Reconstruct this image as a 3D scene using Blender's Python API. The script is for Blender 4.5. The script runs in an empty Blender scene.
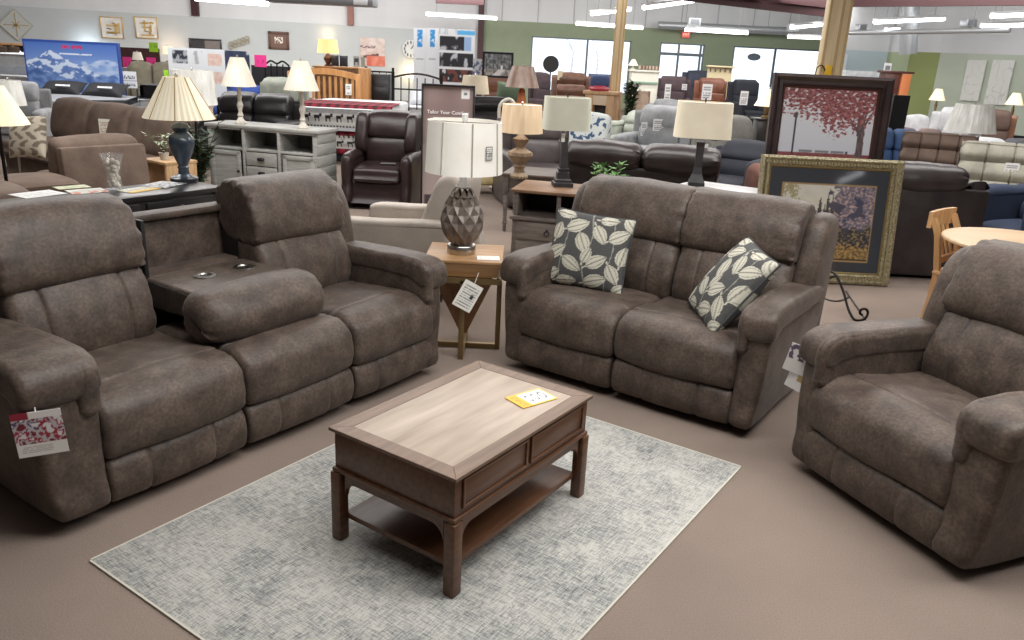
import bpy, bmesh, math, random
from mathutils import Vector, Matrix, noise
random.seed(7)
PI = math.pi
SC = bpy.context.scene
COL = SC.collection
R = math.radians

# ---------------------------------------------------------------- camera
FPX, PITCH, ROLL, CH = 800.0, .3185, .049, 1.72
_c, _s = math.cos(ROLL), math.sin(ROLL)
_R0 = Vector((1, 0, 0)); _F = Vector((0, math.cos(PITCH), -math.sin(PITCH))); _U0 = Vector((0, math.sin(PITCH), math.cos(PITCH)))
_RT = _R0 * _c + _U0 * _s; _UP = _U0 * _c - _R0 * _s
cam_d = bpy.data.cameras.new('camera'); cam = bpy.data.objects.new('camera', cam_d); COL.objects.link(cam)
cam_d.sensor_width = 36; cam_d.sensor_fit = 'HORIZONTAL'; cam_d.lens = FPX / 1024 * 36
cam_d.clip_start = .05; cam_d.clip_end = 200
m = Matrix((_RT, _UP, -_F)).transposed().to_4x4(); m.translation = (0, 0, CH)
cam.matrix_world = m
SC.camera = cam

def ray(u, v): return _F * FPX + _RT * (u - 512) - _UP * (v - 320)
def at(u, v, z=None, Y=None):
    """survey helper: the point of the room seen at a photo pixel, on the level z or at the distance Y"""
    d = ray(u, v); o = Vector((0, 0, CH))
    t = (z - CH) / d.z if z is not None else Y / d.y
    return o + d * t
def px(Y): return Y / 842.0          # metres per pixel across at distance Y

# ---------------------------------------------------------------- materials
def lin(c):
    c = c / 255.0
    return c / 12.92 if c <= .04045 else ((c + .055) / 1.055) ** 2.4
def rgb(c, a=1): return (lin(c[0]), lin(c[1]), lin(c[2]), a)
MATS = {}
def _nt(name):
    mt = bpy.data.materials.new(name); mt.use_nodes = True
    nt = mt.node_tree; b = nt.nodes['Principled BSDF']
    return mt, nt, b
def node(nt, kind, **kw):
    n = nt.nodes.new(kind)
    for k, v in kw.items():
        if k in n.inputs.keys() if hasattr(n.inputs, 'keys') else False: n.inputs[k].default_value = v
        else: setattr(n, k, v)
    return n
def mat(name, c, rough=.6, metal=0, c2=None, scale=6, stretch=(1, 1, 1), detail=4, bump=0, bscale=80, sheen=0, emit=0, ecol=None,
        grain=0, gscale=160, lo=.35, hi=.65, coat=0, alpha=1, trans=0, subs=0, wave=None, spec=.5):
    """a procedural surface: two colours mixed by a noise (or wave) field, fine grain and bump"""
    if name in MATS: return MATS[name]
    mt, nt, b = _nt(name); L = nt.links
    b.inputs['Roughness'].default_value = rough; b.inputs['Metallic'].default_value = metal
    b.inputs['Base Color'].default_value = rgb(c); b.inputs['Specular IOR Level'].default_value = spec
    if sheen: b.inputs['Sheen Weight'].default_value = sheen; b.inputs['Sheen Roughness'].default_value = .4
    if coat: b.inputs['Coat Weight'].default_value = coat; b.inputs['Coat Roughness'].default_value = .12
    if trans: b.inputs['Transmission Weight'].default_value = trans
    if alpha < 1: b.inputs['Alpha'].default_value = alpha
    if subs:
        b.inputs['Subsurface Weight'].default_value = subs; b.inputs['Subsurface Radius'].default_value = (.05, .05, .05)
    if emit:
        b.inputs['Emission Strength'].default_value = emit; b.inputs['Emission Color'].default_value = rgb(ecol or c)
    tc = nt.nodes.new('ShaderNodeTexCoord'); mp = nt.nodes.new('ShaderNodeMapping'); mp.inputs['Scale'].default_value = stretch
    L.new(tc.outputs['Object'], mp.inputs['Vector'])
    cur = None
    if c2 is not None:
        if wave:
            t = nt.nodes.new('ShaderNodeTexWave'); t.inputs['Scale'].default_value = scale
            t.inputs['Distortion'].default_value = wave; t.inputs['Detail'].default_value = detail; t.inputs['Detail Scale'].default_value = 1.5
            out = t.outputs['Fac']
        else:
            t = nt.nodes.new('ShaderNodeTexNoise'); t.inputs['Scale'].default_value = scale; t.inputs['Detail'].default_value = detail
            out = t.outputs['Fac']
        L.new(mp.outputs['Vector'], t.inputs['Vector'])
        rp = nt.nodes.new('ShaderNodeValToRGB'); rp.color_ramp.elements[0].position = lo; rp.color_ramp.elements[1].position = hi
        rp.color_ramp.elements[0].color = rgb(c); rp.color_ramp.elements[1].color = rgb(c2)
        L.new(out, rp.inputs['Fac']); cur = rp.outputs['Color']
    if grain:
        g = nt.nodes.new('ShaderNodeTexNoise'); g.inputs['Scale'].default_value = gscale; g.inputs['Detail'].default_value = 3
        L.new(mp.outputs['Vector'], g.inputs['Vector'])
        mr = nt.nodes.new('ShaderNodeMapRange'); mr.inputs['From Min'].default_value = .3; mr.inputs['From Max'].default_value = .7
        mr.inputs['To Min'].default_value = 1 - grain; mr.inputs['To Max'].default_value = 1 + grain
        L.new(g.outputs['Fac'], mr.inputs['Value'])
        mx = nt.nodes.new('ShaderNodeVectorMath'); mx.operation = 'SCALE'
        if cur is None:
            rc = nt.nodes.new('ShaderNodeRGB'); rc.outputs[0].default_value = rgb(c); cur = rc.outputs[0]
        L.new(cur, mx.inputs[0]); L.new(mr.outputs['Result'], mx.inputs['Scale']); cur = mx.outputs[0]
    if cur is not None: L.new(cur, b.inputs['Base Color'])
    if bump:
        bn = nt.nodes.new('ShaderNodeTexNoise'); bn.inputs['Scale'].default_value = bscale; bn.inputs['Detail'].default_value = 4
        L.new(mp.outputs['Vector'], bn.inputs['Vector'])
        bp = nt.nodes.new('ShaderNodeBump'); bp.inputs['Strength'].default_value = bump; bp.inputs['Distance'].default_value = .01
        L.new(bn.outputs['Fac'], bp.inputs['Height']); L.new(bp.outputs['Normal'], b.inputs['Normal'])
    MATS[name] = mt
    return mt
def paintmat(name, rough=.5, emit=0, metal=0, coat=0):
    """surface whose colour is worked out point by point in the mesh (colour attribute 'paint')"""
    if name in MATS: return MATS[name]
    mt, nt, b = _nt(name)
    a = nt.nodes.new('ShaderNodeAttribute'); a.attribute_name = 'paint'
    nt.links.new(a.outputs['Color'], b.inputs['Base Color'])
    b.inputs['Roughness'].default_value = rough; b.inputs['Metallic'].default_value = metal
    if coat: b.inputs['Coat Weight'].default_value = coat; b.inputs['Coat Roughness'].default_value = .05
    if emit:
        nt.links.new(a.outputs['Color'], b.inputs['Emission Color']); b.inputs['Emission Strength'].default_value = emit
    MATS[name] = mt
    return mt

# ---------------------------------------------------------------- mesh building
def catmull(pts, k=5, closed=True):
    n = len(pts); out = []
    rng = range(n) if closed else range(n - 1)
    for i in rng:
        def P(j): return Vector(pts[j % n]) if closed else Vector(pts[max(0, min(n - 1, j))])
        p0, p1, p2, p3 = P(i - 1), P(i), P(i + 1), P(i + 2)
        for q in range(k):
            t = q / k
            out.append(.5 * ((2 * p1) + (p2 - p0) * t + (2 * p0 - 5 * p1 + 4 * p2 - p3) * t * t + (3 * p1 - p0 - 3 * p2 + p3) * t ** 3))
    if not closed: out.append(Vector(pts[-1]))
    return out

class MB:
    """collects shapes that belong to ONE mesh"""
    def __init__(s): s.bm = bmesh.new(); s.mi = 0
    def _v(s, co, M): return s.bm.verts.new(M @ Vector(co) if M else Vector(co))
    def face(s, vs):
        try:
            f = s.bm.faces.new(vs); f.material_index = s.mi; return f
        except ValueError: return None
    def box(s, c, d, bev=0, M=None, seg=2, taper=None):
        x, y, z = d[0] / 2, d[1] / 2, d[2] / 2
        vs = []
        for sx, sy, sz in ((-1,-1,-1),(1,-1,-1),(1,1,-1),(-1,1,-1),(-1,-1,1),(1,-1,1),(1,1,1),(-1,1,1)):
            tx = taper if (taper and sz < 0) else 1
            vs.append(s._v((c[0] + sx * x * tx, c[1] + sy * y * tx, c[2] + sz * z), M))
        fs = [s.face([vs[i] for i in q]) for q in ((3,2,1,0),(4,5,6,7),(0,1,5,4),(1,2,6,5),(2,3,7,6),(3,0,4,7))]
        if bev:
            es = {e for f in fs for e in f.edges}
            r = bmesh.ops.bevel(s.bm, geom=list(es), offset=min(bev, .49 * min(d)), segments=seg, affect='EDGES', profile=.5)
            for f in r['faces']: f.material_index = s.mi
        return s
    def rings(s, rings, cap=True, close=True, M=None):
        rv = [[s._v(p, M) for p in r] for r in rings]
        n = len(rv[0])
        for a, b in zip(rv, rv[1:]):
            for i in range(n if close else n - 1):
                s.face((a[i], a[(i + 1) % n], b[(i + 1) % n], b[i]))
        if cap and close:
            s.face(list(reversed(rv[0]))); s.face(rv[-1])
        return rv
    def lathe(s, prof, c=(0, 0, 0), seg=24, M=None, cap=True, flute=0, nfl=0):
        rr = []
        for r, z in prof:
            ring = []
            for i in range(seg):
                a = 2 * PI * i / seg; q = r * (1 + flute * math.cos(nfl * a)) if flute else r
                ring.append((c[0] + q * math.cos(a), c[1] + q * math.sin(a), c[2] + z))
            rr.append(ring)
        s.rings(rr, cap=cap, M=M); return s
    def cyl(s, c, r, h, seg=20, M=None, r2=None):
        return s.lathe([(r, -h / 2), (r if r2 is None else r2, h / 2)], c, seg, M)
    def tube(s, path, r, seg=8, M=None, closed=False):
        pts = [Vector(p) for p in path]; rr = []; up = Vector((0, 0, 1)); prev = None
        n = len(pts)
        for i, p in enumerate(pts):
            t = (pts[(i + 1) % n] - pts[i - 1]) if closed else (pts[min(i + 1, n - 1)] - pts[max(i - 1, 0)])
            t.normalize()
            if prev is None:
                a = t.cross(up)
                if a.length < .05: a = t.cross(Vector((1, 0, 0)))
            else: a = prev - t * prev.dot(t)
            a.normalize(); prev = a; b = t.cross(a)
            q = r[i] if isinstance(r, (list, tuple)) else r
            rr.append([p + a * q * math.cos(2 * PI * k / seg) + b * q * math.sin(2 * PI * k / seg) for k in range(seg)])
        if closed: rr.append(rr[0]); s.rings(rr, cap=False, M=M)
        else: s.rings(rr, M=M)
        return s
    def bar(s, a, b, w, d=None, bev=0, M=None):
        """square bar from a to b"""
        a, b = Vector(a), Vector(b); t = b - a; Ln = t.length; t.normalize()
        up = Vector((0, 0, 1)) if abs(t.z) < .95 else Vector((0, 1, 0))
        x = t.cross(up).normalized(); y = x.cross(t).normalized()
        T = Matrix((x, y, t)).transposed().to_4x4(); T.translation = (a + b) / 2
        return s.box((0, 0, 0), (w, d or w, Ln), bev, (M @ T) if M else T)
    def prism(s, poly, depth, M=None, bev=0):
        """polygon in x,z extruded along y by depth (centred)"""
        a = [s._v((p[0], -depth / 2, p[1]), M) for p in poly]; b = [s._v((p[0], depth / 2, p[1]), M) for p in poly]
        n = len(poly); fs = [s.face(a), s.face(list(reversed(b)))]
        for i in range(n): fs.append(s.face((a[(i + 1) % n], a[i], b[i], b[(i + 1) % n])))
        if bev:
            es = {e for f in fs if f for e in f.edges}
            bmesh.ops.bevel(s.bm, geom=list(es), offset=bev, segments=2, affect='EDGES', profile=.5)
        return s
    def puff(s, prof, x0, x1, er=.05, crown=.015, n=14, k=5, grooves=(), gd=.012, pucker=0, wr=0, seed=0, M=None, bend=None, fin=.92):
        """upholstered cushion: a closed side profile (y, z), rounded off towards both ends of its width x0..x1"""
        pts = catmull([(p[0], p[1]) for p in prof], k); N = len(pts)
        ar = sum(pts[i].x * pts[(i + 1) % N].y - pts[(i + 1) % N].x * pts[i].y for i in range(N))
        if ar < 0: pts.reverse()
        nr = []
        for i in range(N):
            t = (pts[(i + 1) % N] - pts[i - 1]); nr.append(Vector((t.y, -t.x)).normalized())
        w = x1 - x0; mid = (x0 + x1) / 2; er = min(er, w * .48)
        xs = set()
        for i in range(7): a = i / 6 * PI / 2; q = er * (1 - math.sin(a)); xs.add(round(x0 + q * 1, 5)); xs.add(round(x1 - q, 5))
        for i in range(n + 1): xs.add(round(x0 + er + (w - 2 * er) * i / n, 5))
        for g in grooves:
            for o in (-.016, -.008, 0, .008, .016): xs.add(round(g + o, 5))
        xs = sorted(xs); rr = []
        for x in xs:
            e = min(x - x0, x1 - x)
            a = er * fin * (1 - math.sqrt(max(0, 1 - (1 - e / er) ** 2))) if e < er else 0
            q = (x - mid) / (w / 2); cr = crown * (1 - q * q)
            gv = sum(gd * math.exp(-((x - g) / .008) ** 2) for g in grooves)
            ring = []
            for i in range(N):
                o = cr - a - gv
                if pucker:
                    f = max(0, 1 - e / (er * 2.6))
                    o += pucker * f * f * (noise.noise((i * 22.0 / N * 1.3, seed * 3.1, x * 4)) )
                if wr: o += wr * noise.noise((x * 5, pts[i].x * 6 + seed, pts[i].y * 6))
                p = pts[i] + nr[i] * o
                ring.append((x, p.x, p.y) if bend is None else bend((x, p.x, p.y)))
            rr.append(ring)
        # x increasing with a counter-clockwise (y,z) profile: outward winding
        s.rings(rr, M=M); return s
    def pillow(s, w, h, t, n=20, M=None, pinch=.06):
        """throw pillow lying in x,z, thickness along y; four pointed corners, one closed mesh"""
        g = [[[None] * (n + 1) for _ in range(n + 1)] for _ in range(2)]
        for sd in (0, 1):
            for i in range(n + 1):
                for j in range(n + 1):
                    a, b = 2 * i / n - 1, 2 * j / n - 1
                    edge = (i in (0, n) or j in (0, n))
                    if sd == 1 and edge: g[1][i][j] = g[0][i][j]; continue
                    th = (max(0, (1 - a * a)) * max(0, (1 - b * b))) ** .38 * t / 2
                    x = a * w / 2 * (1 - pinch * (1 - b * b) * 1.0 * abs(a)); z = b * h / 2 * (1 - pinch * (1 - a * a) * abs(b))
                    g[sd][i][j] = s._v((x, (-th if sd == 0 else th), z), M)
        for sd in (0, 1):
            for i in range(n):
                for j in range(n):
                    q = [g[sd][i][j], g[sd][i + 1][j], g[sd][i + 1][j + 1], g[sd][i][j + 1]]
                    s.face(q if sd == 0 else list(reversed(q)))
        return s
    def grid(s, nx, nz, fn, M=None):
        """open sheet; fn(u, v) in 0..1 gives a point"""
        g = [[s._v(fn(i / nx, j / nz), M) for j in range(nz + 1)] for i in range(nx + 1)]
        for i in range(nx):
            for j in range(nz): s.face((g[i][j], g[i + 1][j], g[i + 1][j + 1], g[i][j + 1]))
        return g
    def build(s, name, m, parent=None, smooth=True, M=None, angle=40, label=None, paint=None):
        bm = s.bm
        if M is not None: bm.transform(M)
        bmesh.ops.recalc_face_normals(bm, faces=bm.faces)
        me = bpy.data.meshes.new(name); bm.to_mesh(me); bm.free()
        for q in (m if isinstance(m, (list, tuple)) else [m]): me.materials.append(q)
        if smooth:
            me.polygons.foreach_set('use_smooth', [True] * len(me.polygons))
            try: me.set_sharp_from_angle(angle=R(angle))
            except Exception: pass
        if paint:
            at_ = me.color_attributes.new('paint', 'FLOAT_COLOR', 'POINT')
            for v, d in zip(me.vertices, at_.data): d.color = rgb(paint(v.co))
        o = bpy.data.objects.new(name, me); COL.objects.link(o)
        if parent: o.parent = parent
        if label: o['label'] = label
        return o

def thing(name, label, cat, loc=(0, 0, 0), rz=0, group=None):
    o = bpy.data.objects.new(name, None); COL.objects.link(o); o.empty_display_size = .1
    o.location = loc; o.rotation_euler = (0, 0, rz); o['label'] = label; o['category'] = cat
    if group: o['group'] = group
    return o
def tag(o, label, cat, group=None):
    o['label'] = label; o['category'] = cat
    if group: o['group'] = group
    return o
def struct(o): o['kind'] = 'structure'; return o
def kids(o): return [c for c in COL.objects if c.parent == o]
def dup(root, loc, rz=None, label=None, group=None, scale=None):
    r = root.copy(); COL.objects.link(r); r.location = loc
    if rz is not None: r.rotation_euler = (0, 0, rz)
    if label: r['label'] = label
    if group: r['group'] = group
    if scale: r.scale = (scale,) * 3
    for ch in kids(root):
        c = ch.copy(); COL.objects.link(c); c.parent = r
        for g in kids(ch):
            d = g.copy(); COL.objects.link(d); d.parent = c
    return r
def Tr(x=0, y=0, z=0): return Matrix.Translation((x, y, z))
def Rx(a): return Matrix.Rotation(a, 4, 'X')
def Ry(a): return Matrix.Rotation(a, 4, 'Y')
def Rz(a): return Matrix.Rotation(a, 4, 'Z')
def lettering(text, size, m, parent, M, name='lettering', depth=.001, align='CENTER'):
    cu = bpy.data.curves.new('lettering', 'FONT'); cu.body = text; cu.size = size; cu.align_x = align; cu.align_y = 'CENTER'; cu.extrude = depth
    cu.resolution_u = 2
    to = bpy.data.objects.new('lettering', cu); COL.objects.link(to)
    dg = bpy.context.evaluated_depsgraph_get(); me = bpy.data.meshes.new_from_object(to.evaluated_get(dg))
    bpy.data.objects.remove(to); bpy.data.curves.remove(cu)
    me.transform(M); me.materials.clear(); me.materials.append(m)
    o = bpy.data.objects.new(name, me); COL.objects.link(o); o.parent = parent
    return o
FRONT = Rx(PI / 2)      # text lying in x,y stands up in x,z and faces -y
# ================================================================ materials of the foreground
SUEDE = mat('brown_suede', (63, 52, 46), .52, c2=(99, 85, 75), scale=11, detail=8, bump=.16, bscale=70, sheen=.10, grain=.30, gscale=75, lo=.28, hi=.74, spec=.45)
BLACKP = mat('black_plastic', (22, 21, 22), .5)
CARD_W = mat('white_card', (238, 236, 232), .6)
STEEL = mat('brushed_steel', (190, 186, 180), .3, 1)

def sofa_arm(root, side, x_in, x_out):
    """one upholstered arm: panel with its rolled pad"""
    sg = side
    x0, x1 = min(x_in, x_out), max(x_in, x_out)
    def bend(p):
        x, y, z = p
        f = max(0, (.5 - z)) / .5
        c = (x_in)
        return (c + (x - c) * (1 - .30 * f * f), y, z)
    b = MB().puff([(.01, .05), (-.012, .2), (-.014, .42), (.0, .54), (.05, .60), (.3, .61), (.6, .60), (.90, .58), (.93, .40), (.88, .05), (.45, .04)],
                  x0, x1, er=.035, crown=.006, n=8, bend=bend, wr=.004, seed=side)
    arm = b.build('arm', SUEDE, root)
    pad = MB().puff([(-.020, .520), (-.036, .555), (-.030, .61), (.01, .648), (.10, .664), (.28, .664), (.5, .655), (.72, .64), (.82, .60), (.80, .55), (.6, .545), (.3, .55), (.14, .55), (.07, .535), (.025, .512)],
                    x0 - (.022 if sg < 0 else .012), x1 + (.022 if sg > 0 else .012), er=.032, crown=.008, n=10, pucker=.006, wr=.006, seed=side + 5)
    wi = (x1 - x0) * .34
    ia, ib = (x1 - wi, x1 + .006) if sg < 0 else (x0 - .006, x0 + wi)
    pad.puff([(-.026, .44), (-.036, .49), (-.036, .60), (.01, .650), (.10, .667), (.28, .667), (.5, .658), (.72, .642), (.84, .60), (.84, .42), (.5, .38), (.1, .38)],
             ia, ib, er=.040, crown=.004, n=6, pucker=.006, wr=.006, seed=side + 8)
    pad.build('arm_pad', SUEDE, arm)
    return arm

def seat_unit(root, x0, x1, seed, back=True, bx=None):
    g = .003
    w = x1 - x0
    MB().puff([(.66, .43), (.42, .455), (.25, .47), (.16, .478), (.14, .470), (.12, .477), (.05, .468), (-.01, .43), (-.035, .37), (-.035, .29), (-.01, .24), (.05, .235), (.3, .25), (.64, .26)],
              x0 + g, x1 - g, er=.035, crown=.014, n=14, wr=.008, seed=seed, pucker=.006).build('seat_cushion', SUEDE, root)
    MB().puff([(.03, .232), (-.012, .215), (-.028, .17), (-.03, .11), (-.012, .06), (.03, .045), (.16, .05), (.17, .22)],
              x0 + g + .004, x1 - g - .004, er=.022, crown=.006, n=12, grooves=(x0 + w * .27, x1 - w * .27), gd=.007, wr=.004, seed=seed + 2).build('footrest_panel', SUEDE, root)
    if back: back_unit(root, *(bx or (x0, x1)), seed)

def back_unit(root, x0, x1, seed):
    w = x1 - x0; g = .004
    MB().puff([(.58, .40), (.525, .50), (.545, .62), (.60, .73), (.66, .77), (.78, .76), (.76, .55), (.70, .42)],
              x0 + g, x1 - g, er=.045, crown=.022, n=14, grooves=(x0 + w * .22, x1 - w * .22), gd=.008, pucker=.014, wr=.008, seed=seed + 3).build('lumbar_cushion', SUEDE, root)
    MB().puff([(.66, .742), (.605, .752), (.585, .80), (.605, .90), (.645, .985), (.70, 1.035), (.77, 1.052), (.85, 1.045), (.905, .99), (.91, .87), (.85, .77), (.75, .742)],
              x0 + g - .004, x1 - g + .004, er=.03, crown=.010, n=14, pucker=.022, wr=.009, seed=seed + 4, fin=.75).build('headrest_cushion', SUEDE, root)

def back_shell(root, x0, x1, top=.98):
    MB().puff([(.74, .10), (.76, .5), (.84, top - .06), (.89, top), (.95, top - .02), (.98, top - .1), (.96, .4), (.90, .08)],
              x0, x1, er=.03, crown=0, n=6).build('back_panel', SUEDE, root)
def wing(root, side, xa, xb):
    x0, x1 = min(xa, xb), max(xa, xb)
    MB().puff([(.66, .50), (.63, .60), (.65, .75), (.70, .90), (.76, .975), (.85, .995), (.95, .975), (.99, .9), (.98, .75), (.95, .5), (.84, .42)],
              x0, x1, er=.05, crown=.008, n=6, wr=.006, seed=side).build('back_wing', SUEDE, root)
def recline_base(root, x0, x1):
    b = MB()
    b.box(((x0 + x1) / 2, .45, .045), (x1 - x0, .74, .05), .01)
    for x in (x0 + .06, x1 - .06):
        for y in (.14, .76): b.cyl((x, y, .012), .025, .024, 12)
    b.build('base_frame', BLACKP, root)

# ---------------------------------------------------------------- carpet floor, area rug
def at_rot(o, ang): o.rotation_euler = (0, 0, ang)
SOFA = thing('reclining_sofa', 'brown suede three-seat reclining sofa with its middle back folded into a cupholder table', 'sofa', (-.975 + .02, 3.40, 0), R(56.3))
S0 = -.945
recline_base(SOFA, -1.0, .88)
seat_unit(SOFA, -.945, -.318, 11, bx=(-.95, -.345)); seat_unit(SOFA, -.318, .319, 23, back=False); seat_unit(SOFA, .319, .915, 37, bx=(.255, .865))
sofa_arm(SOFA, -1, -.935, -1.185); sofa_arm(SOFA, 1, .855, 1.0)
back_shell(SOFA, -1.02, -.325); back_shell(SOFA, .325, .96)
wing(SOFA, -1, -.94, -1.06); wing(SOFA, 1, .84, 1.0)
# the folded middle: recess panel, table slab with two cup holders, rolled front cushion
b = MB()
b.box((0, .93, .52), (.63, .06, .80), .015); b.box((0, .915, .905), (.63, .10, .035), .012)
for sx in (-1, 1): b.box((sx * .295, .85, .66), (.03, .14, .5), .01)
con = b.build('console_recess', SUEDE, SOFA)
for sx in (-1, 1): MB().box((sx * .27, .80, .7), (.02, .16, .46), .005).build('recess_gap_shade', BLACKP, con)  # black slabs put the shade of the recess gaps into colour
b = MB()
b.box((0, .815, .61), (.57, .15, .11), .03)
tb = b.build('console_hinge_pad', SUEDE, SOFA)
slab = MB().puff([(.725, .53), (.725, .645), (.70, .66), (.52, .66), (.34, .657), (.315, .63), (.32, .54), (.5, .525)], -.28, .285, er=.018, crown=0, n=4, k=3).build('console_table', SUEDE, SOFA)
for sx in (-.075, .15):
    c = MB(); c.lathe([(.030, .650), (.034, .657), (.052, .657), (.054, .652), (.053, .648)], (sx, .565, .01), 28, cap=False)
    rg = c.build('cup_holder', STEEL, slab)
    MB().lathe([(.0005, .6495), (.034, .6495), (.034, .6515), (.0005, .6515)], (sx, .565, .01), 24).build('cup_well', BLACKP, rg)
MB().puff([(.17, .48), (.125, .53), (.13, .60), (.185, .665), (.265, .685), (.33, .67), (.36, .62), (.36, .53), (.30, .48)], -.37, .305, er=.075, crown=.02, n=14, pucker=.016, wr=.008, seed=9).build('console_cushion', SUEDE, SOFA)

LOVE = thing('reclining_loveseat', 'brown suede two-seat reclining loveseat holding two leaf pattern pillows', 'loveseat', (.545, 3.965, 0), R(-34.6))
recline_base(LOVE, -.62, .68)
seat_unit(LOVE, -.615, .0, 51, bx=(-.625, .045)); seat_unit(LOVE, .0, .665, 67, bx=(.045, .685))
sofa_arm(LOVE, -1, -.57, -.725); sofa_arm(LOVE, 1, .655, .80)
back_shell(LOVE, -.70, .74); wing(LOVE, -1, -.625, -.74); wing(LOVE, 1, .67, .80)

CHAIR = thing('rocker_recliner', 'brown suede rocker recliner armchair alone at the right foreground', 'recliner', (1.472, 2.905, 0), R(-67.4))
recline_base(CHAIR, -.32, .36)
seat_unit(CHAIR, -.36, .375, 81, bx=(-.315, .37))
sofa_arm(CHAIR, -1, -.31, -.45); sofa_arm(CHAIR, 1, .345, .54)
back_shell(CHAIR, -.37, .42); wing(CHAIR, -1, -.29, -.45); wing(CHAIR, 1, .35, .45)

# ---------------------------------------------------------------- rug
YAW = .974
e1 = Vector((math.cos(YAW), math.sin(YAW), 0)); e2 = Vector((-math.sin(YAW), math.cos(YAW), 0))
def rug_mat():
    mt, nt, b = _nt('distressed_rug'); L = nt.links
    b.inputs['Roughness'].default_value = .9; b.inputs['Specular IOR Level'].default_value = .15
    tc = nt.nodes.new('ShaderNodeTexCoord')
    def nz(scale, st, det=5, rough=.6):
        mp = nt.nodes.new('ShaderNodeMapping'); mp.inputs['Scale'].default_value = st; L.new(tc.outputs['Object'], mp.inputs['Vector'])
        t = nt.nodes.new('ShaderNodeTexNoise'); t.inputs['Scale'].default_value = scale; t.inputs['Detail'].default_value = det; t.inputs['Roughness'].default_value = rough
        L.new(mp.outputs['Vector'], t.inputs['Vector']); return t.outputs['Fac']
    def mth(op, a, b2):
        n = nt.nodes.new('ShaderNodeMath'); n.operation = op
        for i, q in enumerate((a, b2)):
            if isinstance(q, (int, float)): n.inputs[i].default_value = q
            else: L.new(q, n.inputs[i])
        return n.outputs[0]
    big = nz(3.4, (1, 1, 1), 6, .7)
    sx = nz(22, (1, 9, 1), 4); sy = nz(22, (9, 1, 1), 4); fine = nz(120, (1, 1.6, 1), 3)
    weave = mth('MULTIPLY', sx, sy)
    v = mth('ADD', mth('MULTIPLY', big, .68), mth('MULTIPLY', weave, 1.5)); v = mth('ADD', v, mth('MULTIPLY', fine, .30)); v = mth('SUBTRACT', v, .25)
    rp = nt.nodes.new('ShaderNodeValToRGB'); cr = rp.color_ramp
    cr.elements[0].position = .34; cr.elements[0].color = rgb((98, 97, 93)); cr.elements[1].position = .74; cr.elements[1].color = rgb((192, 190, 183))
    for p, c in ((.44, (126, 128, 128)), (.53, (150, 151, 148)), (.62, (170, 169, 164))): e = cr.elements.new(p); e.color = rgb(c)
    L.new(v, rp.inputs['Fac'])
    def sharp(src, lo, hi):
        r = nt.nodes.new('ShaderNodeMapRange'); r.inputs['From Min'].default_value = lo; r.inputs['From Max'].default_value = hi; r.clamp = True
        L.new(src, r.inputs['Value']); return r.outputs['Result']
    dash = mth('MAXIMUM', sharp(nz(70, (1, 5, 1), 2), .58, .66), sharp(nz(70, (5, 1, 1), 2), .60, .68))
    dash = mth('MULTIPLY', dash, sharp(nz(6, (1, 1, 1), 4, .7), .44, .64))
    mx = nt.nodes.new('ShaderNodeMix'); mx.data_type = 'RGBA'; L.new(mth('MULTIPLY', dash, .75), mx.inputs[0]); L.new(rp.outputs['Color'], mx.inputs[6]); mx.inputs[7].default_value = rgb((80, 81, 82))
    L.new(mx.outputs[2], b.inputs['Base Color'])
    return mt
def place(o, loc, rz): o.location = loc; o.rotation_euler = (0, 0, rz); return o
RC = Vector((-1.406, 2.335, 0)) + e1 * 1.07 - e2 * .765
rug = MB().box((0, 0, .005), (2.14, 1.53, .008), .003).build('area_rug', rug_mat())
place(rug, RC, YAW); tag(rug, 'distressed grey and ivory area rug under the coffee table', 'rug')
MB().box((0, .768, .004), (2.14, .008, .008)).box((0, -.768, .004), (2.14, .008, .008)).box((1.073, 0, .004), (.008, 1.53, .008)).box((-1.073, 0, .004), (.008, 1.53, .008)).build('rug_edging', mat('rug_edge', (196, 192, 180), .9), rug)

# ---------------------------------------------------------------- coffee table
WALNUT = mat('walnut_stain', (74, 46, 30), .38, c2=(106, 71, 47), scale=3.5, stretch=(1.2, 14, 14), detail=5, bump=.05, bscale=40, lo=.25, hi=.75)
WALNUT_T = mat('walnut_stain_top', (98, 76, 60), .42, c2=(120, 96, 77), scale=3.5, stretch=(1.2, 12, 12), detail=5, lo=.3, hi=.7)
TRAV = mat('bleached_inlay', (148, 131, 116), .45, c2=(184, 168, 152), scale=2.2, stretch=(1.0, 7, 1), detail=6, lo=.28, hi=.7)
TL, TW, TH = .866, .574, .457
CT0 = Vector((-.150, 2.212, 0.009))
CT = thing('coffee_table', 'walnut coffee table with pale inlaid lift top and open lower shelf', 'coffee table', CT0 + e1 * TL / 2 + e2 * TW / 2, YAW)
x, y = TL / 2, TW / 2
def frame_rect(mb, x, y, w, z0, z1, bev=.003):
    """four mitred rails around a rectangle"""
    for q in ([(-x, -y), (x, -y), (x - w, -y + w), (-x + w, -y + w)], [(x, -y), (x, y), (x - w, y - w), (x - w, -y + w)],
              [(x, y), (-x, y), (-x + w, y - w), (x - w, y - w)], [(-x, y), (-x, -y), (-x + w, -y + w), (-x + w, y - w)]):
        a = [mb._v((p[0], p[1], z0), None) for p in q]; b2 = [mb._v((p[0], p[1], z1), None) for p in q]
        fs = [mb.face(list(reversed(a))), mb.face(b2)] + [mb.face((a[i], a[(i + 1) % 4], b2[(i + 1) % 4], b2[i])) for i in range(4)]
        bmesh.ops.bevel(mb.bm, geom=list({e for f in fs for e in f.edges}), offset=bev * .4, segments=1, affect='EDGES')
b = MB(); frame_rect(b, x, y, .062, TH - .022, TH - .009); top = b.build('top_frame', WALNUT_T, CT)
MB().box((0, 0, TH - .0165), (TL - .124, TW - .124, .013), .001).build('top_inlay', TRAV, top)
b = MB(); b.box((0, 0, .365), (TL - .03, TW - .03, .145), .002); ap = b.build('apron_case', WALNUT, CT)
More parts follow.
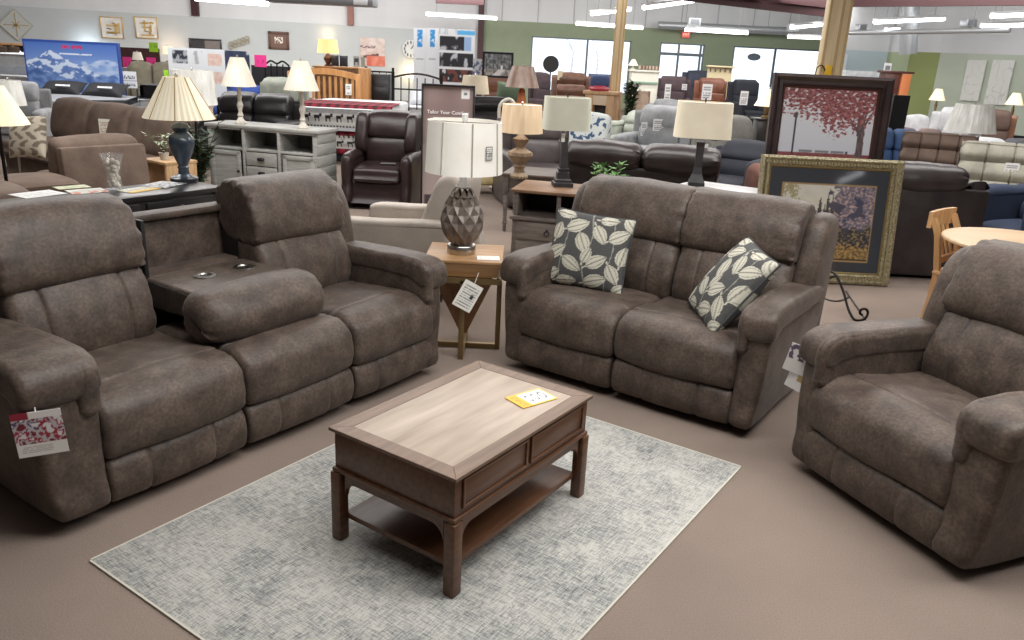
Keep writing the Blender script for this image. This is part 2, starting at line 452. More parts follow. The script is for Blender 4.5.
# raised drawer fields on the long sides
for sy in (-1, 1):
    for sx in (-1, 1):
        f = MB(); cx = sx * (TL - .03) * .235; fw, fh = (TL - .03) * .43, .10
        yy = sy * (y - .015)
        f.box((cx, yy, .37), (fw, .006, fh), .002)
        for dz in (-1, 1): f.box((cx, yy + sy * .004, .37 + dz * fh / 2), (fw + .012, .010, .010), .003)
        for dx in (-1, 1): f.box((cx + dx * fw / 2, yy + sy * .004, .37), (.010, .010, fh + .012), .003)
        f.build('drawer_front', WALNUT, ap)
b = MB()
b.box((0, 0, .285), (TL - .012, TW - .012, .016), .005)
b.build('moulding', WALNUT, CT)
for sx in (-1, 1):
    for sy in (-1, 1):
        b = MB(); lx, ly = sx * (x - .001), sy * (y - .001)
        b.box((lx - sx * .023, ly - sy * .023, .138), (.046, .046, .276), .006)
        b.build('leg', WALNUT, CT)
def rail(mb, ln, hgt, th, M):
    """under-rail with a bracket curve at both ends"""
    n = 8; pts = [(-ln / 2, hgt), (ln / 2, hgt)]; r = .055
    right = [(ln / 2, hgt - r - .035)] + [(ln / 2 - r + r * math.cos(a), hgt - .035 - r + r * math.sin(a)) for a in [i / n * PI / 2 for i in range(n + 1)]]
    pts = [(-ln / 2, hgt), ] + [(-q[0], q[1]) for q in right] + list(reversed(right)) + [(ln / 2, hgt)]
    mb.prism(list(reversed(pts)), th, M)
b = MB()
for sy in (-1, 1): rail(b, TL - .016 - .104, .28, .02, Tr(0, sy * (y - .026), 0))
for sx in (-1, 1): rail(b, TW - .016 - .104, .28, .02, Tr(sx * (x - .026), 0, 0) @ Rz(PI / 2))
b.build('under_rail', WALNUT, CT)
MB().box((0, 0, .095), (TL - .07, TW - .07, .022), .004).build('lower_shelf', WALNUT, CT)
# ================================================================ the room
CARPET = mat('carpet', (129, 116, 107), .95, c2=(141, 126, 116), scale=1.2, detail=4, bump=.25, bscale=220, grain=.13, gscale=190, spec=.1)
W_PALE = mat('pale_grey_wall', (196, 201, 202), .8, grain=.02, gscale=3)
W_WHITE = mat('white_wall_panel', (222, 224, 226), .7, c2=(212, 214, 217), scale=.8, stretch=(1, 1, .1))
W_GREEN = mat('sage_green_wall', (146, 158, 132), .8, grain=.03, gscale=3)
W_MINT = mat('pale_mint_wall', (192, 202, 186), .8, grain=.02, gscale=3)
W_OLIVE = mat('olive_wall', (150, 160, 104), .8, grain=.02, gscale=3)
CEIL = mat('ceiling_white', (216, 216, 216), .8, c2=(204, 205, 207), scale=1, stretch=(.1, 3, 1))
MAROON = mat('maroon_steel', (64, 30, 33), .55, grain=.08, gscale=20)
TRIMW = mat('white_trim', (228, 228, 226), .5)
DARKAL = mat('dark_aluminium', (96, 106, 114), .4, .3)
def gp(u, Y, z=.8):
    dz = z - CH
    return ((u - 512) / FPX * (Y * _F.y + dz * _F.z) - Y * _RT.y - dz * _RT.z) / _RT.x
def zz(u, v, Y): return at(u, v, Y=Y).z
def span(mb, a, b, z0, z1, th=.1):
    """upright slab between two floor points"""
    a, b = Vector((a[0], a[1], 0)), Vector((b[0], b[1], 0)); d = b - a; L = d.length; M = Tr(*((a + b) / 2)) @ Rz(math.atan2(d.y, d.x))
    mb.box((0, 0, (z0 + z1) / 2), (L, th, z1 - z0), 0, M); return mb
fl = struct(MB().box((-1, 13, -.05), (46, 38.6, .1)).build('floor', CARPET))
ZC = 4.1
struct(MB().box((-1, 13, ZC + .05), (46, 38.6, .1)).build('ceiling', CEIL))
# left wall: pale lower part and white metal panels above
LA, LB = Vector((-23.5, 23.4, 0)), Vector((-1.68, 31.0, 0))
wl = struct(span(MB(), LA, LB, 0, 2.46).build('wall_left', W_PALE))
struct(span(MB(), (LA.x, LA.y + .06), (LB.x, LB.y + .06), 2.46, ZC).build('wall_left_upper', W_WHITE))
struct(span(MB(), (-23.5, -6), LA, 0, ZC).build('wall_side', W_PALE))
# far wall with its two windows and the entrance
YF = 31.0; XR = 13.6
wins = [(.22, 3.86, .55, 2.44), (4.93, 6.55, 0, 2.44), (7.61, 11.4, .55, 2.44)]
b = MB(); xs = -1.68
for (xa, xb, z0, z1) in wins:
    b.box(((xs + xa) / 2, YF + .1, 1.46), (xa - xs, .2, 2.92)); b.box(((xa + xb) / 2, YF + .1, (z1 + 2.92) / 2), (xb - xa, .2, 2.92 - z1))
    if z0: b.box(((xa + xb) / 2, YF + .1, z0 / 2), (xb - xa, .2, z0))
    xs = xb
b.box(((xs + XR) / 2, YF + .1, 1.46), (XR - xs, .2, 2.92))
struct(b.build('wall_far', W_GREEN))
b = MB(); b.box(((XR - 1.68) / 2, YF + .1, (2.92 + ZC) / 2), (XR + 1.68, .2, ZC - 2.92))
wu = struct(b.build('wall_far_upper', W_WHITE))
for i in range(11):
    x = -.9 + i * 1.3
    struct(MB().box((x, YF - .015, 3.5), (.03, .03, 1.15)).build('trim_%d' % (i + 1), mat('panel_seam', (176, 178, 182), .6)))
GLASS = mat('window_glass', (250, 252, 255), .02, trans=1, alpha=.25)
def window(name, xa, xb, z0, z1, mull, door=False):
    w = .045; b = MB(); yy = YF + .05
    b.box(((xa + xb) / 2, yy, z1 - w / 2), (xb - xa, .09, w)); b.box(((xa + xb) / 2, yy, z0 + w / 2), (xb - xa, .09, w))
    for x in (xa + w / 2, xb - w / 2): b.box((x, yy, (z0 + z1) / 2), (w, .09, z1 - z0))
    o = struct(b.build(name, DARKAL))
    for x in mull: MB().box((x, yy, (z0 + z1) / 2), (.07, .08, z1 - z0 - 2 * w)).build('mullion', DARKAL, o)
    if door:
        MB().box(((xa + xb) / 2, yy, 2.06), (xb - xa, .085, .10)).build('transom_bar', DARKAL, o)
        MB().box((xa + .95, yy - .06, 1.0), (.03, .03, .4), .01).build('handle', STEEL, o)
    MB().box(((xa + xb) / 2, yy + .02, (z0 + z1) / 2), (xb - xa - 2 * w, .008, z1 - z0 - 2 * w)).build('pane', GLASS, o)
    return o
window('window_1', .22, 3.86, .55, 2.44, (2.27,)); window('door_1', 4.93, 6.55, 0, 2.44, (5.62, 6.42), True); window('window_2', 7.61, 11.4, .55, 2.44, (9.15,))
# right side: mint wall, olive partition corner
RP = [(XR, 31), (XR, 26.2), (10.52, 24.6), (10.5, 23.1), (11.0, 22.5), (12.85, 20.7), (18.5, 13.5), (21.5, -6)]
nm = ['wall_right_far', 'wall_right_return', 'wall_partition', 'wall_partition_side', 'wall_right', 'wall_right_near', 'wall_right_rear']
W_SAGE2 = mat('light_sage_wall', (172, 184, 150), .8)
mm = [W_PALE, W_MINT, W_SAGE2, W_OLIVE, W_MINT, W_MINT, W_MINT]
for i in range(7):
    struct(span(MB(), RP[i], RP[i + 1], 0, 2.33, .08).build(nm[i], mm[i])); struct(span(MB(), RP[i], RP[i + 1], 2.33, ZC, .08).build(nm[i] + '_upper', W_WHITE))
struct(span(MB(), (-24, -6.2), (22, -6.2), 0, ZC).build('wall_back', W_PALE))
# outside: snow, a hedge line of bare trees
SNOW = mat('snow', (244, 246, 250), .8)
struct(MB().box((4, 62, -.3), (120, 60, .1)).build('ground', SNOW))
random.seed(4)
BARK = mat('bare_tree', (150, 150, 158), .9)
def bare_tree(x, y, h, label):
    b = MB()
    def br(p, d, L, r, k):
        q = p + d * L; r *= .6; b.tube([p, (p + q) / 2 + Vector((random.uniform(-.05, .05) * L, 0, 0)), q], [r, r * .8, r * .6], 5)
        if k:
            for _ in range(3):
                n = (d + Vector((random.uniform(-.8, .8), random.uniform(-.5, .5), random.uniform(-.1, .5)))).normalized(); br(q, n, L * .68, r * .55, k - 1)
    br(Vector((0, 0, 0)), Vector((0, 0, 1)), h * .3, .16, 4)
    o = b.build('bare_tree', BARK); o.location = (x, y, -.25); tag(o, label, 'tree', 'bare trees outside the windows')
bare_tree(3.2, 56, 8, 'pale bare tree outside, left of the two seen through the left window'); bare_tree(5.2, 60, 7, 'pale bare tree outside, right of the two seen through the left window')
# dark red steel: wall posts and roof beams
def beam(a, b_, w, h, name='roof_beam'):
    return struct(MB().bar(a, b_, w, h).build(name, MAROON))
def wallpt(u, v, off=.15):
    """point of the left wall in that direction"""
    d = ray(u, v); o = Vector((0, 0, CH)); t = (LB - LA).normalized(); n = Vector((-t.y, t.x, 0)); k = (LA - o).dot(n) / d.dot(n)
    return o + d * k - n * off
for i, u in enumerate((195.5, 350, 480.5)):
    p = wallpt(u, 12, .12); z0 = 0 if u > 400 else (2.48 if u < 200 else 2.46)
    struct(MB().bar((p.x, p.y, z0), (p.x, p.y, ZC), (.2 if i else .22), .14).build('trim_post_%d' % (i + 1), MAROON if u != 350 else mat('faded_red_steel', (150, 108, 98), .6)))
beam(at(600, -14, Y=19), at(826, 11, Y=17.5), .12, .22); beam(at(690, -12, Y=18), at(834, 4, Y=17.4), .10, .18)
beam(at(845, 2, Y=19), at(1060, -1, Y=15), .12, .2); beam(at(436, -1, Y=24), at(484, 1, Y=24), .14, .22)
# posts in the hall
POST = mat('cream_post', (224, 204, 166), .55, c2=(208, 184, 144), scale=2, stretch=(6, 6, .6))
POST_E = mat('post_edge', (192, 164, 118), .55)
def post(u, Y, w, name):
    x = gp(u, Y, 1.9); b = MB().box((x, Y, ZC / 2), (w, w * .8, ZC), .01); o = struct(b.build(name, POST))
    for sx in (-.5, .12, .5): MB().box((x + sx * w, Y - w * .4, ZC / 2), (.035, .03, ZC), .005).build('corner_strip', POST_E, o)
    return o
post(617.5, 20.6, .22, 'column_1'); post(830, 12, .28, 'column_2')
# fluorescent strips on wires
TUBE = mat('lit_tube', (255, 255, 255), .5, emit=6, ecol=(250, 252, 255))
HOUS = mat('light_housing', (226, 228, 230), .5)
WIRE = mat('hanging_wire', (150, 150, 150), .5, .5)
def strip(a, b_, label, wires=True):
    a, b_ = Vector(a), Vector(b_); c = (a + b_) / 2
    t = thing('strip_light', label, 'ceiling light', c, 0, 'fluorescent strip lights under the ceiling')
    MB().bar(a - c + Vector((0, 0, .03)), b_ - c + Vector((0, 0, .03)), .14, .05, .01).build('housing', HOUS, t)
    MB().tube([a - c - Vector((0, 0, .03)), b_ - c - Vector((0, 0, .03))], .05, 8).build('tube', TUBE, t)
    for q in (.15, .85):
        p = a.lerp(b_, q) - c; MB().tube([p + Vector((0, 0, .05)), (p.x, p.y, ZC - c.z)], .006, 4).build('wire', WIRE, t)
strip(at(426, 13, Y=28), at(497, 17.5, Y=28), 'long white strip light highest over the grey left wall, near the dark red post')
strip(at(576, 22.5, Y=27), at(643, 27, Y=27), 'white strip light crossing behind the left cream column')
strip(at(592, 12.5, Y=22), at(630, 8.5, Y=25), 'short slanting strip light above the one behind the left column')
strip(at(644, 6, Y=18), at(695, -1, Y=21), 'bright slanting strip light at the top just right of the left column')
strip(at(685, 28.5, Y=26), at(748, 32, Y=26), 'white strip light right above the exit door')
strip(at(788, 35.5, Y=26), at(848, 38, Y=26), 'white strip light passing behind the right cream column')
strip(at(792, 26, Y=22), at(822, 23.5, Y=25), 'short slanting strip light left of the right column')
strip(at(875, 20.5, Y=20), at(944, 17.5, Y=21.5), 'upper of the two strip lights right of the right column')
strip(at(886, 28.5, Y=23), at(946, 26, Y=24), 'lower of the two strip lights right of the right column')
strip(at(992, 14.5, Y=18), at(1050, 11.5, Y=18.5), 'upper strip light cut by the right picture edge')
strip(at(982, 24.5, Y=20), at(1050, 22.5, Y=20.5), 'lower strip light cut by the right picture edge')
strip(at(195, -4, Y=15), at(268, 1.5, Y=15), 'strip light at the very top edge over the candlestick lamps')
DUCT = mat('galvanised_duct', (188, 192, 196), .4, .5)
def duct(pts, r, label):
    a, b_ = Vector(pts[0]), Vector(pts[1]); c = (a + b_) / 2; t = thing('air_duct', label, 'air duct', c, 0, 'silver ducts under the ceiling')
    MB().tube([a - c, b_ - c], r, 14).build('duct', DUCT, t)
    if abs(a.z - b_.z) < .8:
        for q in (.2, .8): p = a.lerp(b_, q) - c; MB().tube([p, (p.x, p.y, ZC - c.z)], .008, 4).build('hanger', WIRE, t)
    return t
duct([at(658, 25, Y=30.2), at(795, 31.5, Y=30.2)], .13, 'silver round duct running above the exit door')
duct([at(842, 33, Y=21), at(1010, 30, Y=18)], .055, 'silver round duct running right from behind the right column')
duct([at(908, 54, Y=21.9), at(912, -20, Y=21.9)], .22, 'upright silver duct standing on the olive partition')
def unit(u, v, Y, w, h, d, label):
    t = thing('air_vent', label, 'vent', at(u, v, Y=Y), 0, 'square vents on the ducts')
    MB().box((0, 0, 0), (w, d, h), .02).build('case', DUCT, t); MB().box((0, -d / 2, 0), (w * .75, .02, h * .7), .005).build('grille', mat('grille_grey', (120, 124, 128), .5), t)
unit(694, 22, 25.5, .36, .22, .3, 'grey square vent above the exit sign'); unit(793, 28, 25.5, .30, .18, .3, 'grey square vent left of the right column')
unit(861, 27.5, 22, .22, .16, .3, 'grey square vent right of the right column'); unit(969, 23, 19, .26, .18, .3, 'grey square vent at the right under the strip lights')
p = at(322, 2, Y=14)
t = thing('unit_heater', 'long grey hanging heater at the top edge over the glowing lamp', 'heater', p)
MB().box((0, 0, .03), (1.75, .5, .14), .02).build('case', mat('heater_grey', (136, 138, 140), .45, .3), t); MB().box((.68, -.26, .02), (.22, .03, .10), .005).build('louvre', HOUS, t)
for sx in (-.7, .7): MB().tube([(sx, 0, .1), (sx, 0, ZC - p.z)], .008, 4).build('hanger', WIRE, t)
# exit sign
p = at(686, 34.5, Y=30.8); t = thing('exit_sign', 'red exit sign on the green wall above the door', 'sign', p)
MB().box((0, 0, 0), (.28, .06, .22), .01).build('case', mat('exit_case', (232, 110, 96), .5, emit=.4), t)
lettering('EXIT', .11, mat('exit_letters', (250, 226, 214), .5, emit=.6), t, Tr(0, -.033, 0) @ FRONT)
# ================================================================ things standing on and around the group
from functools import lru_cache
def loc_in(root, p):
    c = root.location; a = root.rotation_euler.z
    return Vector((c.x + p[0] * math.cos(a) - p[1] * math.sin(a), c.y + p[0] * math.sin(a) + p[1] * math.cos(a), p[2]))
def mixc(a, b, t): t = max(0, min(1, t)); return tuple(a[i] + (b[i] - a[i]) * t for i in range(3))
def nz(x, y, s=0): return noise.noise((x, y, s))
def fbm(x, y, s=0, o=4): return sum(noise.noise((x * 2 ** k, y * 2 ** k, s + k * 7.3)) / 2 ** k for k in range(o))
PAINT = paintmat('painted_cloth', .85); PRINT = paintmat('printed_surface', .45); GLOSSP = paintmat('glazed_print', .3, coat=1)
# ---- leaf pillows
LEAVES = [(.47, .40, -50, .25, .14), (.47, -.42, 40, .24, .13), (.02, -.06, 70, .22, .13), (-.16, .30, 25, .30, .17), (-.40, .20, 80, .24, .15), (-.05, .08, -62, .30, .17), (.14, .22, -55, .28, .15), (.36, .24, 35, .27, .16), (-.38, -.07, 38, .30, .16), (-.15, -.20, -30, .29, .16),
          (.15, -.12, 35, .28, .16), (.17, -.36, 20, .30, .16), (.36, -.25, -60, .27, .15), (.44, .0, 82, .26, .15), (.21, .42, 5, .24, .12), (-.33, .43, -8, .26, .12), (-.19, -.42, 8, .27, .13), (-.40, -.36, 30, .26, .15)]
def leaf_paint(w, h):
    bgc, cream, vein = (72, 72, 71), (204, 200, 184), (136, 136, 126)
    def f(co):
        u, v = co.x / w, co.z / h
        for cx, cy, a, L, W in LEAVES:
            ca, sa = math.cos(R(a)), math.sin(R(a)); dx, dy = u - cx, v - cy
            p, q = dx * ca + dy * sa, -dx * sa + dy * ca; t = p / (L / 2)
            if abs(t) < 1:
                hw = W / 2 * (1 - t * t) ** .8 * (1 - .25 * t)
                if abs(q) < hw:
                    if abs(q) < .008: return vein
                    if abs(q) > hw * .62 and abs(q) < hw * .74: return vein
                    return cream
            elif -1.35 < t < -1 and abs(q) < .009: return cream
        if abs(u - .02 - .03 * math.sin(v * 9)) < .008 or abs(u + .28 - .02 * math.sin(v * 7)) < .006 or abs(u - .30 - .02 * math.sin(v * 8 + 1)) < .006: return (150, 150, 140)
        return mixc(bgc, (86, 86, 85), .5 + nz(u * 60, v * 60))
    return f
def leaf_pillow(label, loc, rot, w=.44, h=.42):
    o = MB().pillow(w, h, .18, n=104, pinch=.05).build('throw_pillow', PAINT, paint=leaf_paint(w, h)); o.location = loc; o.rotation_euler = rot
    pts = []
    N = 18
    for a, b_ in ((-1, -1), (1, -1), (1, 1), (-1, 1)):
        pass
    def ed(a, b2): return (a * w / 2 * (1 - .05 * (1 - b2 * b2) * abs(a)), 0, b2 * h / 2 * (1 - .05 * (1 - a * a) * abs(b2)))
    for i in range(N): pts.append(ed(-1 + 2 * i / N, -1))
    for i in range(N): pts.append(ed(1, -1 + 2 * i / N))
    for i in range(N): pts.append(ed(1 - 2 * i / N, 1))
    for i in range(N): pts.append(ed(-1, 1 - 2 * i / N))
    MB().tube(pts, .006, 6, closed=True).build('piping', mat('pillow_piping', (66, 68, 70), .85), o)
    return tag(o, label, 'pillow', 'leaf pattern throw pillows on the loveseat')
LA_ = LOVE.rotation_euler.z
leaf_pillow('charcoal pillow with cream leaves standing upright against the loveseat left back', loc_in(LOVE, (-.40, .365, .675)), (R(-17), R(3), LA_ + R(14)), .47, .44)
leaf_pillow('charcoal pillow with cream leaves tipped on its corner against the loveseat right arm', loc_in(LOVE, (.475, .30, .665)), (R(-36), R(6), R(-84)), .42, .47)

# ---- side table and the faceted lamp
OAK = mat('honey_oak', (150, 112, 74), .42, c2=(178, 140, 98), scale=3, stretch=(1.5, 14, 14), detail=5, lo=.3, hi=.7)
BRASS = mat('antique_brass', (132, 112, 78), .38, .75)
ST_Z = .60
c_r = at(503, 262, z=ST_Z); c_l = at(425.5, 246, z=ST_Z); c_b = at(492, 246, z=ST_Z)
sa = math.atan2(c_b.y - c_r.y, c_b.x - c_r.x)
st_c = Vector((-.295, 4.645, 0)); 
ST = thing('side_table', 'small oak side table on a square brass frame between the sofa and the loveseat', 'side table', st_c, R(0))
W2 = .225
b = MB(); b.box((0, 0, ST_Z - .008), (2 * W2, 2 * W2, .016), .003)
b.build('table_top', OAK, ST)
b = MB()      # tapered apron box
t_, q_ = W2 - .004, W2 - .032
b.rings([[(-q_, -q_, ST_Z - .10), (q_, -q_, ST_Z - .10), (q_, q_, ST_Z - .10), (-q_, q_, ST_Z - .10)], [(-t_, -t_, ST_Z - .016), (t_, -t_, ST_Z - .016), (t_, t_, ST_Z - .016), (-t_, t_, ST_Z - .016)]])
b.build('apron', OAK, ST)
b = MB(); z1 = ST_Z - .145
b.rings([[(-.02, -.02, .10), (.02, -.02, .10), (.02, .02, .10), (-.02, .02, .10)], [(-.165, -.165, z1), (.165, -.165, z1), (.165, .165, z1), (-.165, .165, z1)]])
b.build('wedge_pedestal', mat('brown_oak', (124, 86, 56), .45, c2=(146, 106, 72), scale=3, stretch=(8, 8, 1)), ST)
fz = ST_Z - .118; fw = .03
b = MB()
for sx in (-1, 1): b.bar((sx * (W2 - .015), -W2 + .01, fz), (sx * (W2 - .015), W2 - .01, fz), fw)
for sy in (-1, 1): b.bar((-W2 + .01, sy * (W2 - .015), fz), (W2 - .01, sy * (W2 - .015), fz), fw)
b.build('frame_ring', BRASS, ST)
for px_, py_ in ((0, -1), (1, 0), (0, 1), (-1, 0)):
    MB().box((px_ * (W2 - .015), py_ * (W2 - .015), fz / 2), (fw, fw, fz), .002).build('leg', BRASS, ST)
b = MB(); b.bar((-W2 + .03, 0, .016), (W2 - .03, 0, .016), fw); b.bar((0, -W2 + .03, .0161), (0, W2 - .03, .0161), fw); b.build('floor_cross', BRASS, ST)

def shade(parent, r0, r1, z0, z1, m, n=48, pleat=0, ribs=0, ribm=None, dish=True):
    """lamp shade: thin tapered tube, open at both ends"""
    b = MB(); rr = []
    for (f, off) in ((0, 0), (.33, 0), (.66, 0), (1, 0), (1, -.006), (.5, -.006), (0, -.006)):
        ring = []
        for i in range(n):
            a = 2 * PI * i / n; r = r0 + (r1 - r0) * f + off
            if pleat: r *= 1 + pleat * math.cos(a * n / 2)
            ring.append((r * math.cos(a), r * math.sin(a), z0 + (z1 - z0) * f))
        rr.append(ring)
    b.rings(rr, cap=False); s_ = b.build('lamp_shade', m, parent, angle=60 if not pleat else 20)
    if ribs:
        for i in range(ribs):
            a = 2 * PI * (i + .35) / ribs
            MB().tube([((r0 + .002) * math.cos(a), (r0 + .002) * math.sin(a), z0), ((r1 + .002) * math.cos(a), (r1 + .002) * math.sin(a), z1)], .004, 5).build('shade_seam', ribm or m, s_)
    return s_
FABW = mat('lamp_white_fabric', (240, 237, 230), .85, c2=(226, 222, 212), scale=6, detail=3, emit=.22, ecol=(236, 230, 218))
SEAM = mat('shade_seam_grey', (176, 170, 158), .8)
# faceted lamp on the side table
GL = thing('table_lamp', 'table lamp with diamond faceted grey brown base and white drum shade on the side table', 'lamp', Vector((st_c.x - .025, st_c.y - .02, ST_Z)))
MB().lathe([(.072, 0), (.075, .004), (.075, .042), (.072, .046)], seg=32).build('base_ring', STEEL, GL)
def facet_body():
    b = MB(); n = 11; rows = 7; rg = []
    def rad(z):
        t = z / .31
        t = max(0, min(1, t)); return .052 * (1 - t) + .034 * t + .070 * math.sin(PI * t ** .85) ** .9 if 0 < t < 1 else (.052 if t <= 0 else .034)
    rows_z = [i / rows * .30 for i in range(rows + 1)]
    vs = []
    for j, z in enumerate(rows_z):
        vs.append([b._v((rad(z) * math.cos(2 * PI * (i + .5 * (j % 2)) / n), rad(z) * math.sin(2 * PI * (i + .5 * (j % 2)) / n), z), None) for i in range(n)])
    for j in range(rows - 1):
        for i in range(n):
            a = vs[j]; m_ = vs[j + 1]; t2 = vs[j + 2]
            k = i if j % 2 == 0 else (i + 1) % n
            lo = a[i]; hi = t2[i]
            l_ = m_[(i - 1) % n] if j % 2 == 0 else m_[i]; r_ = m_[i] if j % 2 == 0 else m_[(i + 1) % n]
            cen = (lo.co + hi.co + l_.co + r_.co) / 4; d = Vector((cen.x, cen.y, 0)).normalized()
            cv = b.bm.verts.new(cen - d * .010 + Vector((0, 0, -.004)))
            for q in ((lo, r_, cv), (r_, hi, cv), (hi, l_, cv), (l_, lo, cv)): b.face(q)
    for i in range(n):
        b.face((vs[0][i], vs[0][(i + 1) % n], vs[1][i])); k = rows - 1
        b.face((vs[k + 1][i] if k % 2 == 0 else vs[k + 1][(i + 1) % n], vs[k][i] if False else vs[k][(i + 1) % n], vs[k][i]))
    top = [b._v((.032 * math.cos(2 * PI * i / n), .032 * math.sin(2 * PI * i / n), .318), None) for i in range(n)]
    for i in range(n): b.face((vs[rows][i], vs[rows][(i + 1) % n], top[(i + 1) % n], top[i]))
    b.face(top); b.face(list(reversed(vs[0]))); return b, rad
fb, frad = facet_body()
FAC = mat('weathered_bronze', (98, 86, 78), .42, c2=(146, 136, 128), scale=9, stretch=(1, 1, 2.5), detail=5, metal=.3, lo=.3, hi=.75)
fb.build('faceted_body', FAC, GL, smooth=False, M=Tr(0, 0, .044))
MB().lathe([(.0, .345), (.040, .345), (.040, .352), (.020, .375), (.018, .43), (.0, .43)], seg=20, cap=False).build('neck', mat('white_neck', (214, 214, 216), .4), GL)
MB().cyl((0, 0, .50), .006, .26).build('stem', STEEL, GL)
GL.scale = (1.12, 1.12, 1.12)
shade(GL, .20, .188, .425, .680, FABW, ribs=8, ribm=SEAM)
b = MB(); b.tube([(-.185, 0, .673), (.185, 0, .673)], .003, 5); b.tube([(0, -.185, .673), (0, .185, .673)], .003, 5); b.build('shade_spider', STEEL, GL)
MB().lathe([(.0, .675), (.012, .675), (.012, .685), (.017, .695), (.017, .71), (.008, .717), (0, .718)], seg=14, cap=False).build('finial', mat('clear_knob', (224, 224, 222), .15), GL)
# price card fixed on the shade
def card(name, label, cat, loc, w, h, rot, fn, nx=24, ny=24, m=None, group=None, th=.002):
    b = MB(); g = b.grid(nx, ny, lambda u, v: ((u - .5) * w, -th / 2, (v - .5) * h)); 
    vs = [g[0][j] for j in range(ny + 1)] + [g[i][ny] for i in range(1, nx + 1)] + [g[nx][j] for j in range(ny - 1, -1, -1)] + [g[i][0] for i in range(nx - 1, 0, -1)]
    back = [b.bm.verts.new(v.co + Vector((0, th, 0))) for v in vs]; n = len(vs)
    for i in range(n): b.face((vs[i], vs[(i + 1) % n], back[(i + 1) % n], back[i]))
    b.face(list(reversed(back)))
    o = b.build(name, m or PRINT, smooth=False, paint=lambda c: fn(c.x / w + .5, c.z / h + .5)); o.location = loc; o.rotation_euler = rot
    return tag(o, label, cat, group)
def textlines(u, v, n, ink=(90, 90, 95), paper=(240, 238, 232), top=.9, bot=.1, l=.12, r=.88, seed=0):
    """small print too fine to read: broken grey lines"""
    if l < u < r and bot < v < top:
        k = (v - bot) / (top - bot) * n
        if k % 1 < .45 and noise.noise((u * 22, int(k) * 3.7, seed)) > -.25: return ink
    return paper
o = card('shade_label', 'small printed label on the white drum shade of the faceted lamp', 'label', GL.location + Vector((.150, -.170, .605)), .045, .075, (R(0), 0, R(41)), lambda u, v: (120, 116, 108) if (u < .08 or u > .92 or v < .05 or v > .95) else textlines(u, v, 6), 16, 24)
o = card('price_tag', 'white price tag with small print hanging on the side table front', 'price tag', Vector((st_c.x + .035, st_c.y - W2 - .035, .405)), .115, .165, (R(-6), R(-26) * -1, R(4)),
     lambda u, v: (60, 60, 66) if (.62 < u < .78 and .45 < v < .62 and nz(u * 60, v * 60, 3) > -.1) else textlines(u, v, 9, (150, 150, 150), (236, 234, 226)), 30, 40)
o.rotation_euler = (R(-6), R(28), R(4))
o = MB().tube([(0, 0, 0), (-.006, .006, .04), (-.01, .012, .07)], .002, 4).build('string', CARD_W, None)
o.parent = bpy.data.objects['price_tag']; o.location = (0, 0, .078)
o = card('paper_slip', 'folded white paper slip lying on the right edge of the oak side table', 'paper', Vector((st_c.x + .14, st_c.y - .13, ST_Z + .002)), .13, .09, (R(-90), 0, R(4)), lambda u, v: textlines(u, v, 7, (190, 188, 184), (240, 238, 232)))
# ---- price card on the coffee table
ct = CT.location
def deal(u, v):
    if u < .30: return (236, 176, 36) if not (.1 < v < .9 and .08 < u < .22 and nz(u * 20, v * 30, 1) > .1) else (190, 120, 30)
    if v > .93 or v < .07 or u > .96: return (236, 196, 80)
    d = [(.36, .50), (.53, .68), (.71, .90)]
    for a, c in d:
        uu = (u - a) / (c - a); vv = (v - .2) / .6
        if 0 < uu < 1 and 0 < vv < 1:
            rr_ = math.hypot(uu - .5, (vv - .5)); 
            if .28 < rr_ < .44 and nz(uu * 4, vv * 4, a) > -.35: return (96, 104, 124)
    return (238, 236, 226)
pc = at(529, 397.5, z=.462 + .001)
zc_ = CT0.z + TH - .007; q0, q1, q2, q3 = at(505, 397.5, z=zc_), at(540, 388, z=zc_), at(557, 398.5, z=zc_), at(523, 408.5, z=zc_); cc_ = (q0 + q1 + q2 + q3) / 4; ex = ((q1 - q0) + (q2 - q3)) / 2; ey = ((q0 - q3) + (q1 - q2)) / 2
card('price_card', 'yellow and white price card lying on the coffee table top', 'price card', cc_, ex.length, ey.length, (R(-90), 0, math.atan2(ex.y, ex.x)), deal, 60, 44)
# ---- hang tags of the three seats
def brochure(u, v):
    if v < .30: return textlines(u, v, 4, (196, 190, 186), (236, 234, 230), .24, .1, .1, .7)
    n_ = fbm(u * 5, v * 5, 2)
    if v > .85: return (236, 234, 230) if u > .35 else (150, 40, 60)
    if n_ > .28: return (226, 224, 226)
    if n_ > .0: return (160, 44, 62) if u > .5 or v < .6 else (86, 76, 110)
    return (196, 190, 196) if n_ > -.3 else (120, 36, 52)
p = loc_in(SOFA, (-1.165, -.045, .445))
o = card('hang_tag', 'red and white furniture hang tag on the front of the sofa left arm', 'hang tag', p, .15, .165, (R(3), R(-3), SOFA.rotation_euler.z - R(34)), brochure, 50, 50)
p2 = loc_in(CHAIR, (-.468, -.012, .50))
o = card('hang_tag', 'purple and white hang tag on the outer side of the recliner left arm', 'hang tag', p2, .11, .14, (R(8), R(12), R(-28)), lambda u, v: (96, 82, 110) if (fbm(u * 5, v * 5, 9) > .1 and v > .45) else (236, 234, 232), 40, 40)
p2 = loc_in(CHAIR, (-.478, .0, .42))
o = card('hang_tag', 'yellow brown edged white hang tag below the purple one on the recliner left arm', 'hang tag', p2, .075, .14, (R(4), R(14), R(-40)), lambda u, v: (176, 146, 90) if (u > .55 and v > .3) else (230, 228, 228), 20, 20)
o = MB().tube([(0, .012, 0), (0, 0, 0), (.0, -.004, -.02)], .0105, 10).build('recline_latch', BLACKP, None)
p3 = loc_in(SOFA, (-1.145, .03, .33)); o.location = p3; o.rotation_euler.z = SOFA.rotation_euler.z; o.scale = (1.3, 1.3, 1.3)
o.parent = SOFA; o.location = (-1.135, .12, .33); o.rotation_euler.z = R(-60)

